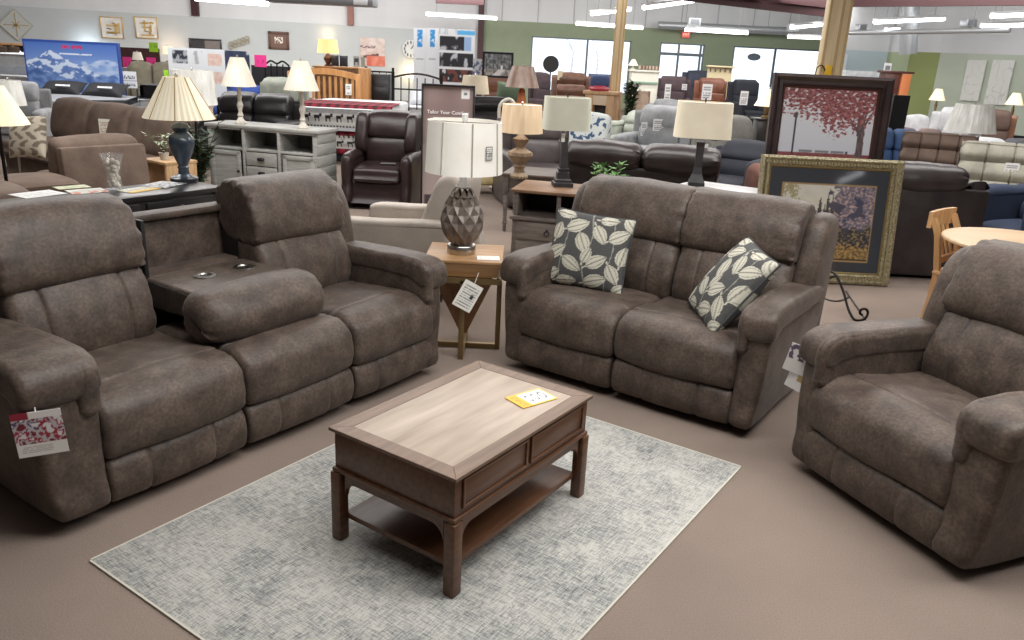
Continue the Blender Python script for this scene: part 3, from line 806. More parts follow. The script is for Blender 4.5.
for k_ in ('hang_tag', 'hang_tag.001', 'hang_tag.002'):
    h_ = bpy.data.objects[k_]; s_ = MB().tube([(0, .001, .06), (0, .012, .09), (.0, .045, .105)], .0022, 5).build('string', CARD_W, None); s_.parent = h_; s_.location = (0, 0, .0)
# ---- framed pictures leaning in the aisle, right of the loveseat
def frame_thing(name, label, cat, w, h, loc, rz, lean, fw, depth, m_frame, m_inner, fn, nx, ny, mt=None, profile='bevel', glass=True):
    t = thing(name, label, cat, loc, rz); t.rotation_euler = (-lean, 0, rz)
    x, z = w / 2, h
    def rail_(a, b_, nxt):
        pass
    b = MB()
    out = [(-x, 0), (x, 0), (x, z), (-x, z)]
    prof = [(0, 0), (.0, -depth), (.25, -depth * 1.25), (.55, -depth * .8), (.8, -depth * .95), (1, -depth * .5), (1, 0)]
    rr = []
    cx, cz = 0, z / 2
    for (px_, pz_) in out:
        sx = 1 if px_ > 0 else -1; sz = 1 if pz_ > cz else -1
        rr.append([(px_ - sx * fw * q, y_, pz_ - sz * fw * q) for q, y_ in prof])
    rr.append(rr[0]); b.rings(rr, cap=False); b.build('frame', m_frame, t, smooth=False)
    if m_inner:
        b = MB(); rr = []
        f2 = fw + .012
        for (px_, pz_) in out:
            sx = 1 if px_ > 0 else -1; sz = 1 if pz_ > cz else -1
            rr.append([(px_ - sx * (fw - .004), -depth * .5, pz_ - sz * (fw - .004)), (px_ - sx * (fw + .004), -depth * .62, pz_ - sz * (fw + .004)), (px_ - sx * f2, -depth * .35, pz_ - sz * f2), (px_ - sx * f2, 0, pz_ - sz * f2)])
        rr.append(rr[0]); b.rings(rr, cap=False); b.build('inner_lip', m_inner, t, smooth=False)
    iw, ih = w - 2 * fw, h - 2 * fw
    b = MB(); b.grid(nx, ny, lambda u, v: ((u - .5) * iw, -.012, fw + v * ih))
    b.build('picture', mt or PRINT, t, smooth=False, paint=lambda c: fn(c.x / iw + .5, (c.z - fw) / ih))
    MB().box((0, .004, h / 2), (w - fw, .012, h - fw)).build('backing_board', mat('kraft_back', (120, 96, 70), .8), t)
    return t
def red_tree(u, v):
    sky = mixc((216, 218, 228), (230, 232, 238), v)
    if v < .085: c = mixc((128, 66, 68), (160, 92, 92), .5 + fbm(u * 18, v * 50, 1))
    else:
        c = sky
        if .085 < v < .13: 
            for a in (.235, .41, .575):
                if a < u < a + .145: c = (140, 138, 142) if v > .10 or (u * 60) % 1 > .5 else sky
            if .73 < u < .755: c = (90, 84, 86)
    tw = .034 + .03 * max(0, .10 - v) * 6 + (.012 if v > .35 else 0)
    tx = .862 + .012 * math.sin(v * 7)
    if .05 < v < .62 and abs(u - tx) < tw * (1.15 - v * .6): c = mixc((92, 78, 80), (120, 104, 104), .5 + nz(u * 40, v * 12))
    for (ax, ay, bx, by, w_) in ((.86, .36, .72, .62, .016), (.86, .42, .56, .70, .013), (.87, .44, .97, .70, .016), (.85, .5, .80, .85, .016), (.74, .58, .40, .76, .009), (.88, .52, .93, .9, .012), (.6, .68, .3, .62, .006)):
        dx, dy = bx - ax, by - ay; t = max(0, min(1, ((u - ax) * dx + (v - ay) * dy) / (dx * dx + dy * dy)))
        if math.hypot(u - ax - dx * t, v - ay - dy * t) < w_ * (1 - .5 * t) and not c == 0: c = (98, 80, 82)
    lowb = .64 - .30 * math.exp(-((u - .62) / .25) ** 2) + .03 * math.sin(u * 21) + (.0 if u < .85 else -.05)
    d = fbm(u * 26, v * 28, 5, 4)
    cover = (v - lowb) * 2.6
    if v > lowb - .06 and d + min(.60, cover) > .20: c = mixc((120, 58, 62), (184, 122, 122), .5 + fbm(u * 33, v * 33, 8, 3))
    if abs(u - .165) < .009 and .06 < v < .60: c = (70, 62, 66)
    if abs(u - .165) < .02 and .57 < v < .64: c = (86, 76, 78)
    return c
DARKF = mat('espresso_frame', (44, 32, 32), .35, c2=(60, 44, 42), scale=8, coat=.3)
Yg = 6.66
gx0, gx1 = at(761, 160, Y=Yg + .12).x, at(903, 165, Y=Yg + .12).x; gxc = (gx0 + gx1) / 2
zt = at(832, 158, Y=Yg + .13).z
def garden(u, v):
    # dark mat, gold fillet, garden with cypresses
    a, b_, c0, c1 = .115, .90, .115, .85
    if not (a < u < b_ and c0 < v < c1): return (56, 60, 68)
    if u < a + .012 or u > b_ - .012 or v < c0 + .012 or v > c1 - .012: return (164, 138, 96)
    x, y = (u - a) / (b_ - a), (v - c0) / (c1 - c0)
    n1, n2 = fbm(x * 9, y * 9, 3, 5), fbm(x * 34, y * 34, 6, 3)
    c = mixc((196, 194, 180), (216, 214, 202), y + n1 * .3)                    # hazy sky
    if y < .62 + .05 * n1: c = mixc((142, 134, 110), (176, 158, 122), .5 + n1)
    for cx, hgt, w_ in ((.42, .84, .035), (.50, .90, .028), (.55, .86, .03), (.47, .74, .03)):
        if y < hgt and y > .38 and abs(x - cx) < w_ * (1 - ((y - .38) / (hgt - .38)) ** 2) * (1 + .3 * n2): c = (62, 68, 74)
    if x > .56 + .10 * n1 + .05 * n2 and y > .42 + .1 * n1:                                # blossom tree on the right
        c = mixc((100, 98, 114), (150, 138, 150), .5 + n2); 
        if n2 > .2: c = mixc((168, 146, 148), (196, 168, 160), n1 + .5)
        if n1 < -.25: c = (74, 76, 96)
    if x < .16 + .1 * n2 and y > .78 + .12 * n1 and n2 > -.2: c = mixc((150, 140, 96), (176, 166, 130), .5 + n2)
    if y < .48 + .08 * n1 - .05 * x and x > .12: c = mixc((44, 43, 47), (92, 88, 94), .5 + n2)
    if y < .42 + .1 * n1 and x > .2 and n2 > .12 and n1 > -.2: c = (172, 146, 92) if x < .6 else (140, 124, 92)
    if y < .20 + .06 * n2: c = mixc((104, 84, 54), (184, 152, 96), .5 + n2 * 1.2)
    if y < .035: c = (70, 56, 40)
    return c
GOLDF = mat('worn_gold_frame', (122, 112, 84), .4, .35, c2=(188, 178, 146), scale=60, detail=2, bump=.8, bscale=70, lo=.3, hi=.7)
GF = frame_thing('framed_picture', 'large gold framed garden picture with dark mat standing on the carpet', 'picture', gx1 - gx0, zt / math.cos(R(7.5)), (gxc, Yg, .003), 0, R(7.5), .085, .045, GOLDF, mat('gold_lip', (150, 132, 88), .35, .5), garden, 130, 130, GLOSSP)
# beads along the gilt frame
W_, H_ = gx1 - gx0, zt / math.cos(R(7.5))
b = MB()
for k in range(44):
    u = (k + .5) / 44
    for q in ((-W_ / 2 + u * W_, .052), (-W_ / 2 + u * W_, H_ - .052)): b.cyl((q[0], -.05, q[1]), .009, .02, 6, Tr(0, 0, 0))
    for q in ((-W_ / 2 + .052, u * H_), (W_ / 2 - .052, u * H_)): b.cyl((q[0], -.05, q[1]), .009, .02, 6)
o = b.build('frame_beading', mat('bead_gold', (176, 164, 128), .4, .35), GF); o['kind'] = 'stuff'
Yr = 7.05
rx0, rx1 = at(769, 120, Y=Yr).x, at(888.5, 120, Y=Yr).x; rz1 = at(828, 76, Y=Yr + .1).z; rz0 = at(828, 172, Y=Yr).z
ped = MB().box(((rx0 + rx1) / 2, Yr + .02, rz0 / 2), ((rx1 - rx0) * .8, .34, rz0), .01).build('display_plinth', mat('black_cloth', (30, 28, 30), .8)); tag(ped, 'dark plinth hidden behind the gold framed picture under the red tree picture', 'plinth')
RT_ = frame_thing('framed_picture', 'dark framed picture of a red autumn tree with benches and street lamp', 'picture', rx1 - rx0, (rz1 - rz0) / math.cos(R(5)), ((rx0 + rx1) / 2, Yr, rz0 + .004), 0, R(5), .10, .05, DARKF, mat('mahogany_lip', (84, 52, 44), .35), red_tree, 150, 130)
# wrought iron scroll stand and its cable on the carpet
IRON = mat('wrought_iron', (28, 26, 26), .45, .6)
ip = at(858, 321, z=0); 
t = thing('scroll_stand', 'black wrought iron scroll foot on the carpet below the gold framed picture', 'stand', ip)
pts = [(-.16, .42, .30), (-.13, .36, .285), (-.10, .28, .26), (-.07, .18, .17), (-.055, .08, .07), (-.035, .01, .015), (.0, -.01, .008), (.045, 0, .02), (.065, .01, .06), (.045, .01, .09), (.012, .01, .085), (.008, .01, .055), (.028, .01, .045)]
pts = [tuple(q) for q in catmull(pts, 5, closed=False)]
MB().tube(pts, .009, 8).build('front_scroll', IRON, t)
MB().tube([tuple(q) for q in catmull([(-.10, .28, .26), (-.2, .33, .20), (-.26, .40, .08), (-.28, .44, .008)], 5, closed=False)], .009, 8).build('rear_scroll', IRON, t)
MB().tube([(-.16, .42, .30), (-.18, .45, .5), (-.18, .45, .70)], .010, 8).build('upright', IRON, t)
cb = [at(u, v, z=.006) for u, v in ((826, 287), (822, 293), (826, 299), (838, 301), (848, 297), (846, 291), (852, 300), (868, 323))]
o = MB().tube([tuple(q) for q in catmull([tuple(c) for c in cb], 6, closed=False)], .006, 6).build('power_cord', mat('dark_cord', (60, 52, 48), .6)); tag(o, 'dark thin cord curling on the carpet by the scroll stand', 'cord')
# ================================================================ generic builders for the hall behind
def fabric(name, c, c2=None, **k):
    c2 = c2 or tuple(min(255, q * 1.22) for q in c)
    d = dict(rough=.8, scale=5, detail=4, grain=.10, gscale=70, bump=.08, bscale=50, lo=.3, hi=.7); d.update(k); return mat(name, c, c2=c2, **d)
def leather(name, c, **k): return mat(name, c, .36, c2=tuple(min(255, q * 1.3 + 6) for q in c), scale=6, detail=5, bump=.12, bscale=45, lo=.3, hi=.75, **k)
BROWNF = fabric('brown_microfibre', (92, 76, 66), (118, 100, 88)); BLKL = leather('black_leather', (28, 25, 27)); BURL = leather('burgundy_leather', (38, 27, 27))
GREYF = fabric('light_grey_fabric', (128, 129, 131)); CHARF = fabric('charcoal_fabric', (46, 48, 56)); SAGEF = fabric('grey_green_fabric', (138, 142, 132))
DKBR = leather('dark_brown_leather', (42, 36, 36)); TANL = leather('tan_brown_leather', (96, 70, 58)); MOCHA = fabric('mocha_tufted', (96, 80, 70)); OATF = fabric('oatmeal_fabric', (142, 138, 126))
NAVYF = fabric('navy_fabric', (38, 47, 66)); OLIVEF = fabric('olive_grey_fabric', (112, 106, 90)); BLACKW = mat('black_wood', (26, 25, 28), .3, c2=(36, 34, 38), scale=4, stretch=(2, 12, 12), coat=.2)
def soft(name, label, cat, u, Y, rz, w, n, m, H=1.0, D=.92, sz=.46, ah=.62, aw=.18, style='plain', z0=0, group=None, zref=.8, arms=(1, 1), slump=0, cm=None):
    """upholstered seat: base, seat cushions, back cushions, back panel, arms"""
    t = thing(name, label, cat, (gp(u, Y, zref), Y, z0), rz, group)
    y0, y1 = -D / 2, D / 2; xi = w / 2 - (aw if arms[0] or arms[1] else 0); cm = cm or m
    xa = -w / 2 + (aw if arms[0] else 0); xb = w / 2 - (aw if arms[1] else 0)
    MB().puff([(y0 + .03, .05), (y0 + .02, .15), (y0 + .03, sz - .15), (y0 + .2, sz - .12), (y1 - .1, sz - .12), (y1 - .08, .05)], -w / 2 + .03, w / 2 - .03, er=.03, crown=0, n=4, k=3).build('base', m, t)
    cw = (xb - xa) / n
    for i in range(n):
        a, b_ = xa + cw * i + .004, xa + cw * (i + 1) - .004
        MB().puff([(y0 + .02, sz - .15), (y0 - .01, sz - .07), (y0 + .03, sz), (y0 + .3, sz + .02), (y1 - .25, sz), (y1 - .22, sz - .14)], a, b_, er=.04, crown=.012, n=5, k=4).build('seat_cushion', cm, t)
        if style == 'roll':
            hh = (H - sz) / 3; pr = [(y1 - .12, sz - .02)]
            for q in range(3):
                zb = sz + hh * q; lean = .05 * q; pr += [(y1 - .33 + lean, zb + .01), (y1 - .38 + lean, zb + hh * .5), (y1 - .33 + lean, zb + hh * .98)]
            pr += [(y1 - .2, H + .015), (y1 - .05, H - .02), (y1 - .05, H - .2)]
            MB().puff(pr, a, b_, er=.06, crown=.02, n=6, k=4, pucker=.012, wr=.01, seed=i).build('back_cushion', cm, t)
        elif style == 'tuft':
            hh = (H - sz) / 3; pr = [(y1 - .12, sz - .02)]
            for q in range(3):
                zb = sz + hh * q; lean = .05 * q; pr += [(y1 - .31 + lean, zb + .01), (y1 - .37 + lean, zb + hh * .5), (y1 - .31 + lean, zb + hh * .98)]
            pr += [(y1 - .2, H + .02), (y1 - .05, H), (y1 - .03, H - .2)]
            gs = [a + (b_ - a) * q / 4 for q in (1, 2, 3)]
            MB().puff(pr, a, b_, er=.07, crown=.015, n=12, k=5, grooves=gs, gd=.022).build('back_cushion', cm, t)
        elif style == 'two':        # lumbar and headrest
            zm = sz + (H - sz) * .5
            MB().puff([(y1 - .30, sz - .03), (y1 - .36, sz + .08), (y1 - .33, zm - .03), (y1 - .25, zm + .02), (y1 - .1, zm), (y1 - .12, sz)], a, b_, er=.05, crown=.02, n=6, k=4, pucker=.012, wr=.01, seed=i).build('lumbar_cushion', cm, t)
            MB().puff([(y1 - .26, zm - .01), (y1 - .33, zm + .05), (y1 - .29, H - .08), (y1 - .2, H), (y1 - .05, H + .015), (y1 + .02, H - .06), (y1 + .01, zm + .1), (y1 - .1, zm)], a, b_, er=.06, crown=.015, n=6, k=4, pucker=.018, wr=.012, seed=i + 3).build('headrest_cushion', cm, t)
        else:
            MB().puff([(y1 - .28, sz - .02), (y1 - .36, sz + .1), (y1 - .31, H - .12), (y1 - .23, H - .005), (y1 - .12, H), (y1 - .05, H - .1), (y1 - .09, sz)], a, b_, er=.07, crown=.03, n=6, k=4, pucker=.015, wr=.012, seed=i).build('back_cushion', cm, t)
    MB().puff([(y1 - .10, .05), (y1 - .09, H * .5), (y1 - .06, H - .13), (y1 - .02, H - .09), (y1, H - .13), (y1 - .005, .3), (y1 - .02, .05)], -w / 2 + .03, w / 2 - .03, er=.03, crown=0, n=4, k=4).build('back_panel', m, t)
    for k_, sx in enumerate((-1, 1)):
        if not arms[k_]: continue
        x0, x1 = (-w / 2, -w / 2 + aw) if sx < 0 else (w / 2 - aw, w / 2)
        MB().puff([(y0, .05), (y0 - .02, ah * .5), (y0 - .03, ah - .08), (y0 + .03, ah), (y0 + .25, ah + .015), (y1 - .2, ah), (y1 - .08, ah - .05), (y1 - .08, .05)], x0, x1, er=.06, crown=.01, n=4, k=4, wr=.008, seed=sx).build('arm', m, t)
    return t
def wbox(u0, u1, Y, z=.8): return gp(u0, Y, z), gp(u1, Y, z)
PLASTIC = mat('wrapped_shade', (238, 238, 234), .22, c2=(204, 202, 194), scale=14, stretch=(1, 1, .3), detail=5, bump=.5, bscale=18, emit=.10, ecol=(230, 226, 216))
PLEAT = mat('pleated_ivory', (230, 224, 211), .8, c2=(212, 204, 188), scale=5, emit=.12, ecol=(236, 226, 204))
LITCREAM = mat('lit_cream_shade', (246, 234, 202), .8, c2=(232, 214, 174), scale=3, emit=.45, ecol=(255, 238, 200))
LITWARM = mat('lit_warm_shade', (248, 214, 150), .8, c2=(232, 190, 120), scale=3, emit=.8, ecol=(255, 218, 150))
WHTURN = mat('chippy_white', (214, 208, 198), .6, c2=(186, 176, 162), scale=18, detail=5, lo=.45, hi=.7)
def lamp(label, loc, prof, m_base, sh, m_shade, seg=20, pleat=0, n=40, group=None, finial=True, ribs=0, neck=True, rz=0, base_name='lamp_base', cat='lamp', name='table_lamp', fl=None, ribm=None):
    """prof: base outline (r, z); sh: (r bottom, r top, z bottom, z top)"""
    t = thing(name, label, cat, loc, rz, group)
    b = MB(); b.lathe(prof, seg=seg, flute=(fl or 0), nfl=(seg // 2 if fl else 0)); b.build(base_name, m_base, t)
    zt = prof[-1][1]
    if neck: MB().cyl((0, 0, (zt + sh[3]) / 2), .006, sh[3] - zt + .02, 8).build('stem', STEEL, t)
    shade(t, sh[0], sh[1], sh[2], sh[3], m_shade, n=n, pleat=pleat, ribs=ribs, ribm=ribm)
    b = MB(); b.tube([(-sh[1] * .97, 0, sh[3] - .006), (sh[1] * .97, 0, sh[3] - .006)], .003, 4); b.build('shade_spider', STEEL, t)
    if finial: MB().lathe([(0, sh[3]), (.010, sh[3] + .004), (.013, sh[3] + .016), (.005, sh[3] + .028), (0, sh[3] + .030)], seg=10, cap=False).build('finial', STEEL, t)
    return t
def surface_y(u0, v0, u1, v1, Y):
    """distance of the surface a hanging tag rests on"""
    bpy.context.view_layer.update(); dg = bpy.context.evaluated_depsgraph_get(); ys = []
    for u, v in (((u0 + u1) / 2, (v0 + v1) / 2), (u0, v0), (u1, v0), (u0, v1), (u1, v1)):
        ok, loc, *_ = SC.ray_cast(dg, Vector((0, 0, CH)), ray(u, v).normalized())
        if ok and abs(loc.y - Y) < 1.6: ys.append(loc.y)
    return (ys[0] if len(ys) > 2 else min(ys)) - .02 if ys else Y
def board(name, label, cat, u0, v0, u1, v1, Y, fn, nx=30, ny=30, m=None, group=None, th=.03, rz=0, stand=None):
    """flat upright panel filling the given outline at distance Y"""
    if name == 'price_tag': Y = surface_y(u0, v0, u1, v1, Y)
    a, b_ = at(u0, v1, Y=Y), at(u1, v0, Y=Y); c0 = at((u0 + u1) / 2, v1, Y=Y); c1 = at((u0 + u1) / 2, v0, Y=Y)
    w, h = (b_.x - a.x), c1.z - c0.z
    uc = ((u0 + u1) / 2); x = at(uc, (v0 + v1) / 2, Y=Y).x; w = at(u1, (v0 + v1) / 2, Y=Y).x - at(u0, (v0 + v1) / 2, Y=Y).x
    o = card(name, label, cat, (x, Y, (c0.z + c1.z) / 2), w, h, (0, 0, rz), fn, nx, ny, m, group, th)
    if stand:
        zb = c0.z
        for sx in (-.4, .4):
            q = MB().box((sx * w, .02 + th, -h / 2 - zb / 2 + .02), (.03, .03, zb + .04)).build('support', stand, o)
    return o
def flat(c): return lambda u, v: c

# ================================================================ left: console behind the sofa
ang = SOFA.rotation_euler.z; dS = Vector((math.cos(ang), math.sin(ang), 0)); nS = Vector((-dS.y, dS.x, 0))
NR = at(223, 186.5, z=.76); L_ = 1.75
cc = NR - dS * (L_ / 2) + nS * .20
t = thing('console_table', 'long black console table behind the sofa with lamp and vase on it', 'console table', (cc.x, cc.y, 0), ang)
CONSOLE = t
MB().box((0, 0, .745), (L_, .42, .03), .004).build('table_top', BLACKW, t)
MB().box((0, 0, .66), (L_ - .06, .37, .14), .003).build('apron', BLACKW, t)
for k in (-1, 0, 1):
    d = MB().box((k * .55, -.19, .66), (.5, .015, .10), .004).build('drawer_front', BLACKW, t)
    MB().cyl((0, 0, 0), .012, .03, 10, Tr(k * .55, -.21, .66) @ Rx(PI / 2)).build('knob', STEEL, d)
for sx in (-1, 1):
    for sy in (-1, 1): MB().box((sx * (L_ / 2 - .05), sy * .165, .365), (.05, .05, .73), .003).build('leg', BLACKW, t)
MB().box((0, 0, .18), (L_ - .08, .36, .025), .003).build('lower_shelf', BLACKW, t)
ZT = .761
# blue urn lamp
p = at(184.5, 180.5, z=ZT); s = px(p.y) 
BLUEC = mat('blue_grey_ceramic', (52, 64, 78), .25, c2=(74, 88, 102), scale=6, coat=.3)
BLKG = mat('bluish_black_foot', (34, 40, 48), .3, coat=.3)
t = lamp('blue grey urn table lamp with wide cream pleated shade on the black console table', p,
     [(.0, 0), (.082, 0), (.082, .018), (.066, .028), (.036, .045), (.032, .075), (.038, .09), (.030, .10), (.040, .125), (.068, .19), (.082, .245), (.080, .28), (.058, .305), (.042, .318), (.050, .335), (.062, .345), (.050, .365), (.026, .378), (.0, .38)],
     BLUEC, (.222, .078, .405, .660), mat('cream_pleat_lit', (242, 234, 212), .8, c2=(228, 216, 186), scale=3, emit=.32, ecol=(255, 242, 214)), seg=28, pleat=.012, n=72, ribs=8, ribm=mat('cream_rib', (196, 174, 130), .8))
t.scale = (1.08, 1.08, 1.08)
MB().lathe([(.085, .0), (.088, 0.001), (.088, .02), (.07, .03), (.05, .033)], seg=28).build('foot', BLKG, t)
# shell vase
p = at(115, 189, z=ZT)
t = thing('glass_vase', 'waisted clear glass vase filled with white shells on the black console table', 'vase', p)
VG = mat('clear_glass', (235, 240, 240), .03, alpha=.10, spec=.8)
MB().lathe([(.0, .003), (.05, .003), (.052, .01), (.046, .06), (.040, .095), (.046, .14), (.066, .205), (.074, .23), (.071, .23), (.063, .205), (.043, .14), (.037, .095), (.042, .06), (.046, .02), (.0, .012)], seg=24, cap=False).build('vase_body', VG, t)
random.seed(3); SHELL = mat('shell_white', (240, 236, 228), .5, c2=(190, 176, 158), scale=30)
b = MB()
for k in range(70):
    z = .025 + .17 * random.random(); rmax = .026 if .06 < z < .13 else .034 + max(0, z - .14) * .3
    a = random.random() * 6.28; r = rmax * math.sqrt(random.random()); q = .011 + .008 * random.random()
    b.lathe([(0, -q), (q * .8, -q * .5), (q, 0), (q * .8, q * .5), (0, q)], (r * math.cos(a), r * math.sin(a), z), 7, cap=False)
o = b.build('shell_filling', SHELL, t); o['kind'] = 'stuff'
# papers on the console
def paper(label, u, v, w, d, rot, fn, n=16, lift=0, name='leaflet', cat='leaflet'):
    q = at(u, v, z=ZT + .001 + lift); return card(name, label, cat, q, w, d, (R(-90), 0, ang + R(rot)), fn, n, n)
paper('white open binder page at the left end of the black console', 38, 194, .26, .20, 4, lambda u, v: textlines(u, v, 10, (200, 200, 200), (232, 232, 230)))
paper('leaflet with a red orange picture beside the white page on the black console', 87, 191, .22, .17, -12, lambda u, v: (206, 106, 76) if v < .4 and fbm(u * 4, v * 4) > -.1 else textlines(u, v, 8, (160, 160, 150), (222, 220, 206)), 24)
paper('green yellow leaflet left of the glass vase on the black console', 72, 187, .20, .12, -8, lambda u, v: mixc((170, 180, 120), (222, 220, 196), .5 + fbm(u * 4, v * 4)), 16, .002)
paper('yellow edged flyer right of the glass vase on the black console', 139, 189.5, .24, .15, 10, lambda u, v: (226, 184, 60) if v < .35 else textlines(u, v, 8, (140, 140, 140), (226, 222, 200)), 24)
paper('grey printed flyer nearest the blue urn lamp on the black console', 163, 184.5, .24, .20, 20, lambda u, v: (120, 126, 134) if fbm(u * 5, v * 5, 4) > .12 else textlines(u, v, 9, (170, 172, 176), (222, 224, 226)), 30, .003)

# ================================================================ brown sectional and the seat in front of it
SEC = soft('sectional_sofa', 'brown microfibre sectional sofa with three back cushions behind the black console', 'sofa', 93, 9.45, R(-35), 2.7, 3, BROWNF, H=.94, D=.95, sz=.46, arms=(0, 0))
# seat of the same cloth turned away from us: its flat back panel, the cushion rising behind it, a low square arm
t = thing('lounge_chair', 'brown microfibre seat turned away, its flat back panel nearest the console', 'armchair', (gp(92, 7.75, .5), 7.75, 0), R(52)); b = MB()
b.box((0, -.28, .415), (.80, .13, .66), .035, Tr(0, -.28, .42) @ Rx(R(-6)) @ Tr(0, .28, -.42)); b.build('back_panel', BROWNF, t)
MB().puff([(-.16, .40), (-.22, .58), (-.21, .74), (-.14, .805), (-.04, .80), (.0, .68), (.04, .45)], -.40, .40, er=.07, crown=.02, n=6, wr=.01).build('back_cushion', BROWNF, t)
MB().puff([(-.1, .28), (-.12, .42), (-.05, .47), (.34, .46), (.38, .4), (.36, .28)], -.38, .38, er=.05, crown=.01, n=5).build('seat_cushion', BROWNF, t); MB().box((0, 0, .165), (.78, .68, .25), .03).build('base', BROWNF, t)
t = thing('corner_seat', 'brown low square seat block left of the turned away brown seat', 'armchair', (gp(27, 6.95, .5), 6.95, 0), R(52))
MB().box((0, 0, .165), (.62, .62, .25), .03).build('base', BROWNF, t); MB().puff([(-.3, .28), (-.33, .42), (-.28, .51), (.28, .51), (.33, .42), (.3, .28)], -.31, .31, er=.05, crown=.008, n=5).build('seat_cushion', BROWNF, t)
t = thing('corner_seat', 'brown seat block cut by the left picture edge beside the woven pillow', 'armchair', (gp(-20, 6.05, .6), 6.05, 0), R(52))
MB().box((0, 0, .165), (.5, .62, .25), .03).build('base', BROWNF, t); MB().puff([(-.28, .28), (-.31, .42), (-.28, .58), (.28, .58), (.31, .42), (.28, .28)], -.25, .25, er=.05, crown=.008, n=5).build('seat_cushion', BROWNF, t)
def weave(co):
    u, v = co.x * 14, co.z * 22
    return (190, 180, 162) if (math.sin(u * 3 + math.sin(v * 2.2) * 1.4) * math.cos(v * 1.8)) > -.15 else (122, 110, 96)
o = MB().pillow(.46, .44, .16, n=40).build('throw_pillow', PAINT, paint=weave); o.location = (gp(28, 8.4, .66), 8.4, .69); o.rotation_euler = (R(-14), R(-4), R(-14)); tag(o, 'beige and brown woven pillow at the left end of the brown sectional', 'pillow')
board('price_tag', 'tall white price tag on the middle cushion of the brown sectional', 'price tag', 98.5, 119, 111, 136, 8.75, lambda u, v: textlines(u, v, 7, (176, 150, 120), (232, 228, 218)), 14, 20, th=.004, rz=R(-10))
# wooden stand with sprig and bushy plant
LOAK = mat('light_oak', (176, 140, 100), .5, c2=(198, 164, 124), scale=3, stretch=(8, 8, 1.5))
t = thing('plant_stand', 'light oak cube table between the brown sectional and the blue lamp', 'side table', (gp(170, 8.2, .5), 8.2, 0), R(-35))
MB().box((0, 0, .545), (.42, .36, .03), .004).build('table_top', LOAK, t)
for sx in (-1, 1): MB().box((sx * .19, 0, .265), (.03, .34, .53), .004).build('side_panel', LOAK, t)
MB().box((0, 0, .12), (.36, .33, .02)).build('lower_shelf', LOAK, t)
LEAFW = mat('pale_leaf', (176, 186, 160), .6); LEAFG = mat('dark_leaf', (38, 58, 36), .55, c2=(62, 86, 52), scale=9); POT = mat('stone_pot', (196, 190, 180), .7)
def leaf(b, p, d, L, W):
    d = d.normalized(); sd = d.cross(Vector((0, 0, 1)));
    if sd.length < .05: sd = Vector((1, 0, 0))
    sd.normalize(); up = sd.cross(d)
    q = [p, p + d * L * .35 + sd * W / 2, p + d * L * .7 + sd * W * .4, p + d * L, p + d * L * .7 - sd * W * .4, p + d * L * .35 - sd * W / 2]
    vs = [b._v(c, None) for c in q]; mid = b._v(p + d * L * .5 - up * W * .12, None)
    for i in range(6): b.face((vs[i], vs[(i + 1) % 6], mid))
def plant(label, loc, h, r, m, n, L, W, pot=(.09, .16), name='potted_plant', stems=9, cat='plant', shape='bush', pm=None):
    t = thing(name, label, cat, loc)
    MB().lathe([(0, 0), (pot[0] * .7, 0), (pot[0], pot[1]), (pot[0] * .85, pot[1]), (0, pot[1] * .9)], seg=18, cap=False).build('pot', pm or POT, t)
    st = MB(); lf = MB()
    for k in range(stems):
        a = 6.28 * k / stems + random.random(); rr = r * (.4 + .6 * random.random()); hh = h * (.6 + .4 * random.random())
        if shape == 'column': rr = r * (.2 + .5 * random.random()); hh = h * (.85 + .15 * random.random())
        p0 = Vector((0, 0, pot[1] * .9)); p1 = Vector((rr * .4 * math.cos(a), rr * .4 * math.sin(a), pot[1] + hh * .55)); p2 = Vector((rr * math.cos(a), rr * math.sin(a), pot[1] + hh))
        pts = [p0.lerp(p1, q).lerp(p1.lerp(p2, q), q) for q in [i / 6 for i in range(7)]]
        st.tube(pts, .004, 4)
        for i in range(n):
            q = .12 + .88 * random.random(); p = p0.lerp(p1, q).lerp(p1.lerp(p2, q), q); aa = random.random() * 6.28
            leaf(lf, p, Vector((math.cos(aa), math.sin(aa), random.uniform(-.3, .8))), L * random.uniform(.6, 1.1), W * random.uniform(.7, 1.1))
    st.build('stem', mat('plant_stem', (92, 84, 58), .7), t); lf.build('foliage', m, t, smooth=False); return t
random.seed(12)
plant('pale green sprig in a small pot on the oak cube table', (gp(164, 8.14, .6), 8.14, .561), .26, .16, LEAFW, 7, .07, .03, (.05, .07), stems=6)
plant('dark green leafy floor plant between the blue lamp and the grey media console', (gp(197, 8.6, .6), 8.6, 0), .72, .26, LEAFG, 34, .13, .05, (.14, .22), stems=10)
# ================================================================ grey media console with two candlestick lamps
GRW = mat('whitewashed_wood', (150, 150, 146), .6, c2=(176, 176, 171), scale=4, stretch=(1.5, 1.5, 14), detail=6, lo=.3, hi=.7)
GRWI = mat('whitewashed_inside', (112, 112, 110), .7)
A_, B_ = Vector((-3.57, 9.18, 0)), Vector((-2.20, 8.81, 0)); dm = (B_ - A_).normalized(); am = math.atan2(dm.y, dm.x); nm_ = Vector((-dm.y, dm.x, 0)); wm = (B_ - A_).length
cm_ = (A_ + B_) / 2 + nm_ * .24; hm = .85
t = thing('media_console', 'whitewashed grey media console with open bays, doors and drawers under two lamps', 'media console', cm_, am)
x = wm / 2; dpt = .48
MB().box((0, 0, hm - .018), (wm, dpt, .036), .006).build('top', GRW, t)
MB().box((0, 0, .05), (wm - .04, dpt - .04, .09), .004).build('plinth', GRW, t)
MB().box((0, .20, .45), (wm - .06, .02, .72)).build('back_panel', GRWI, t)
for sx in (-1, 1):
    b = MB(); b.box((sx * (x - .05), 0, .45), (.05, dpt - .04, .76), .003)
    for k in range(6): b.box((sx * (x - .022), 0, .14 + k * .125), (.014, dpt - .06, .112), .004)
    b.build('side_panel', GRW, t)
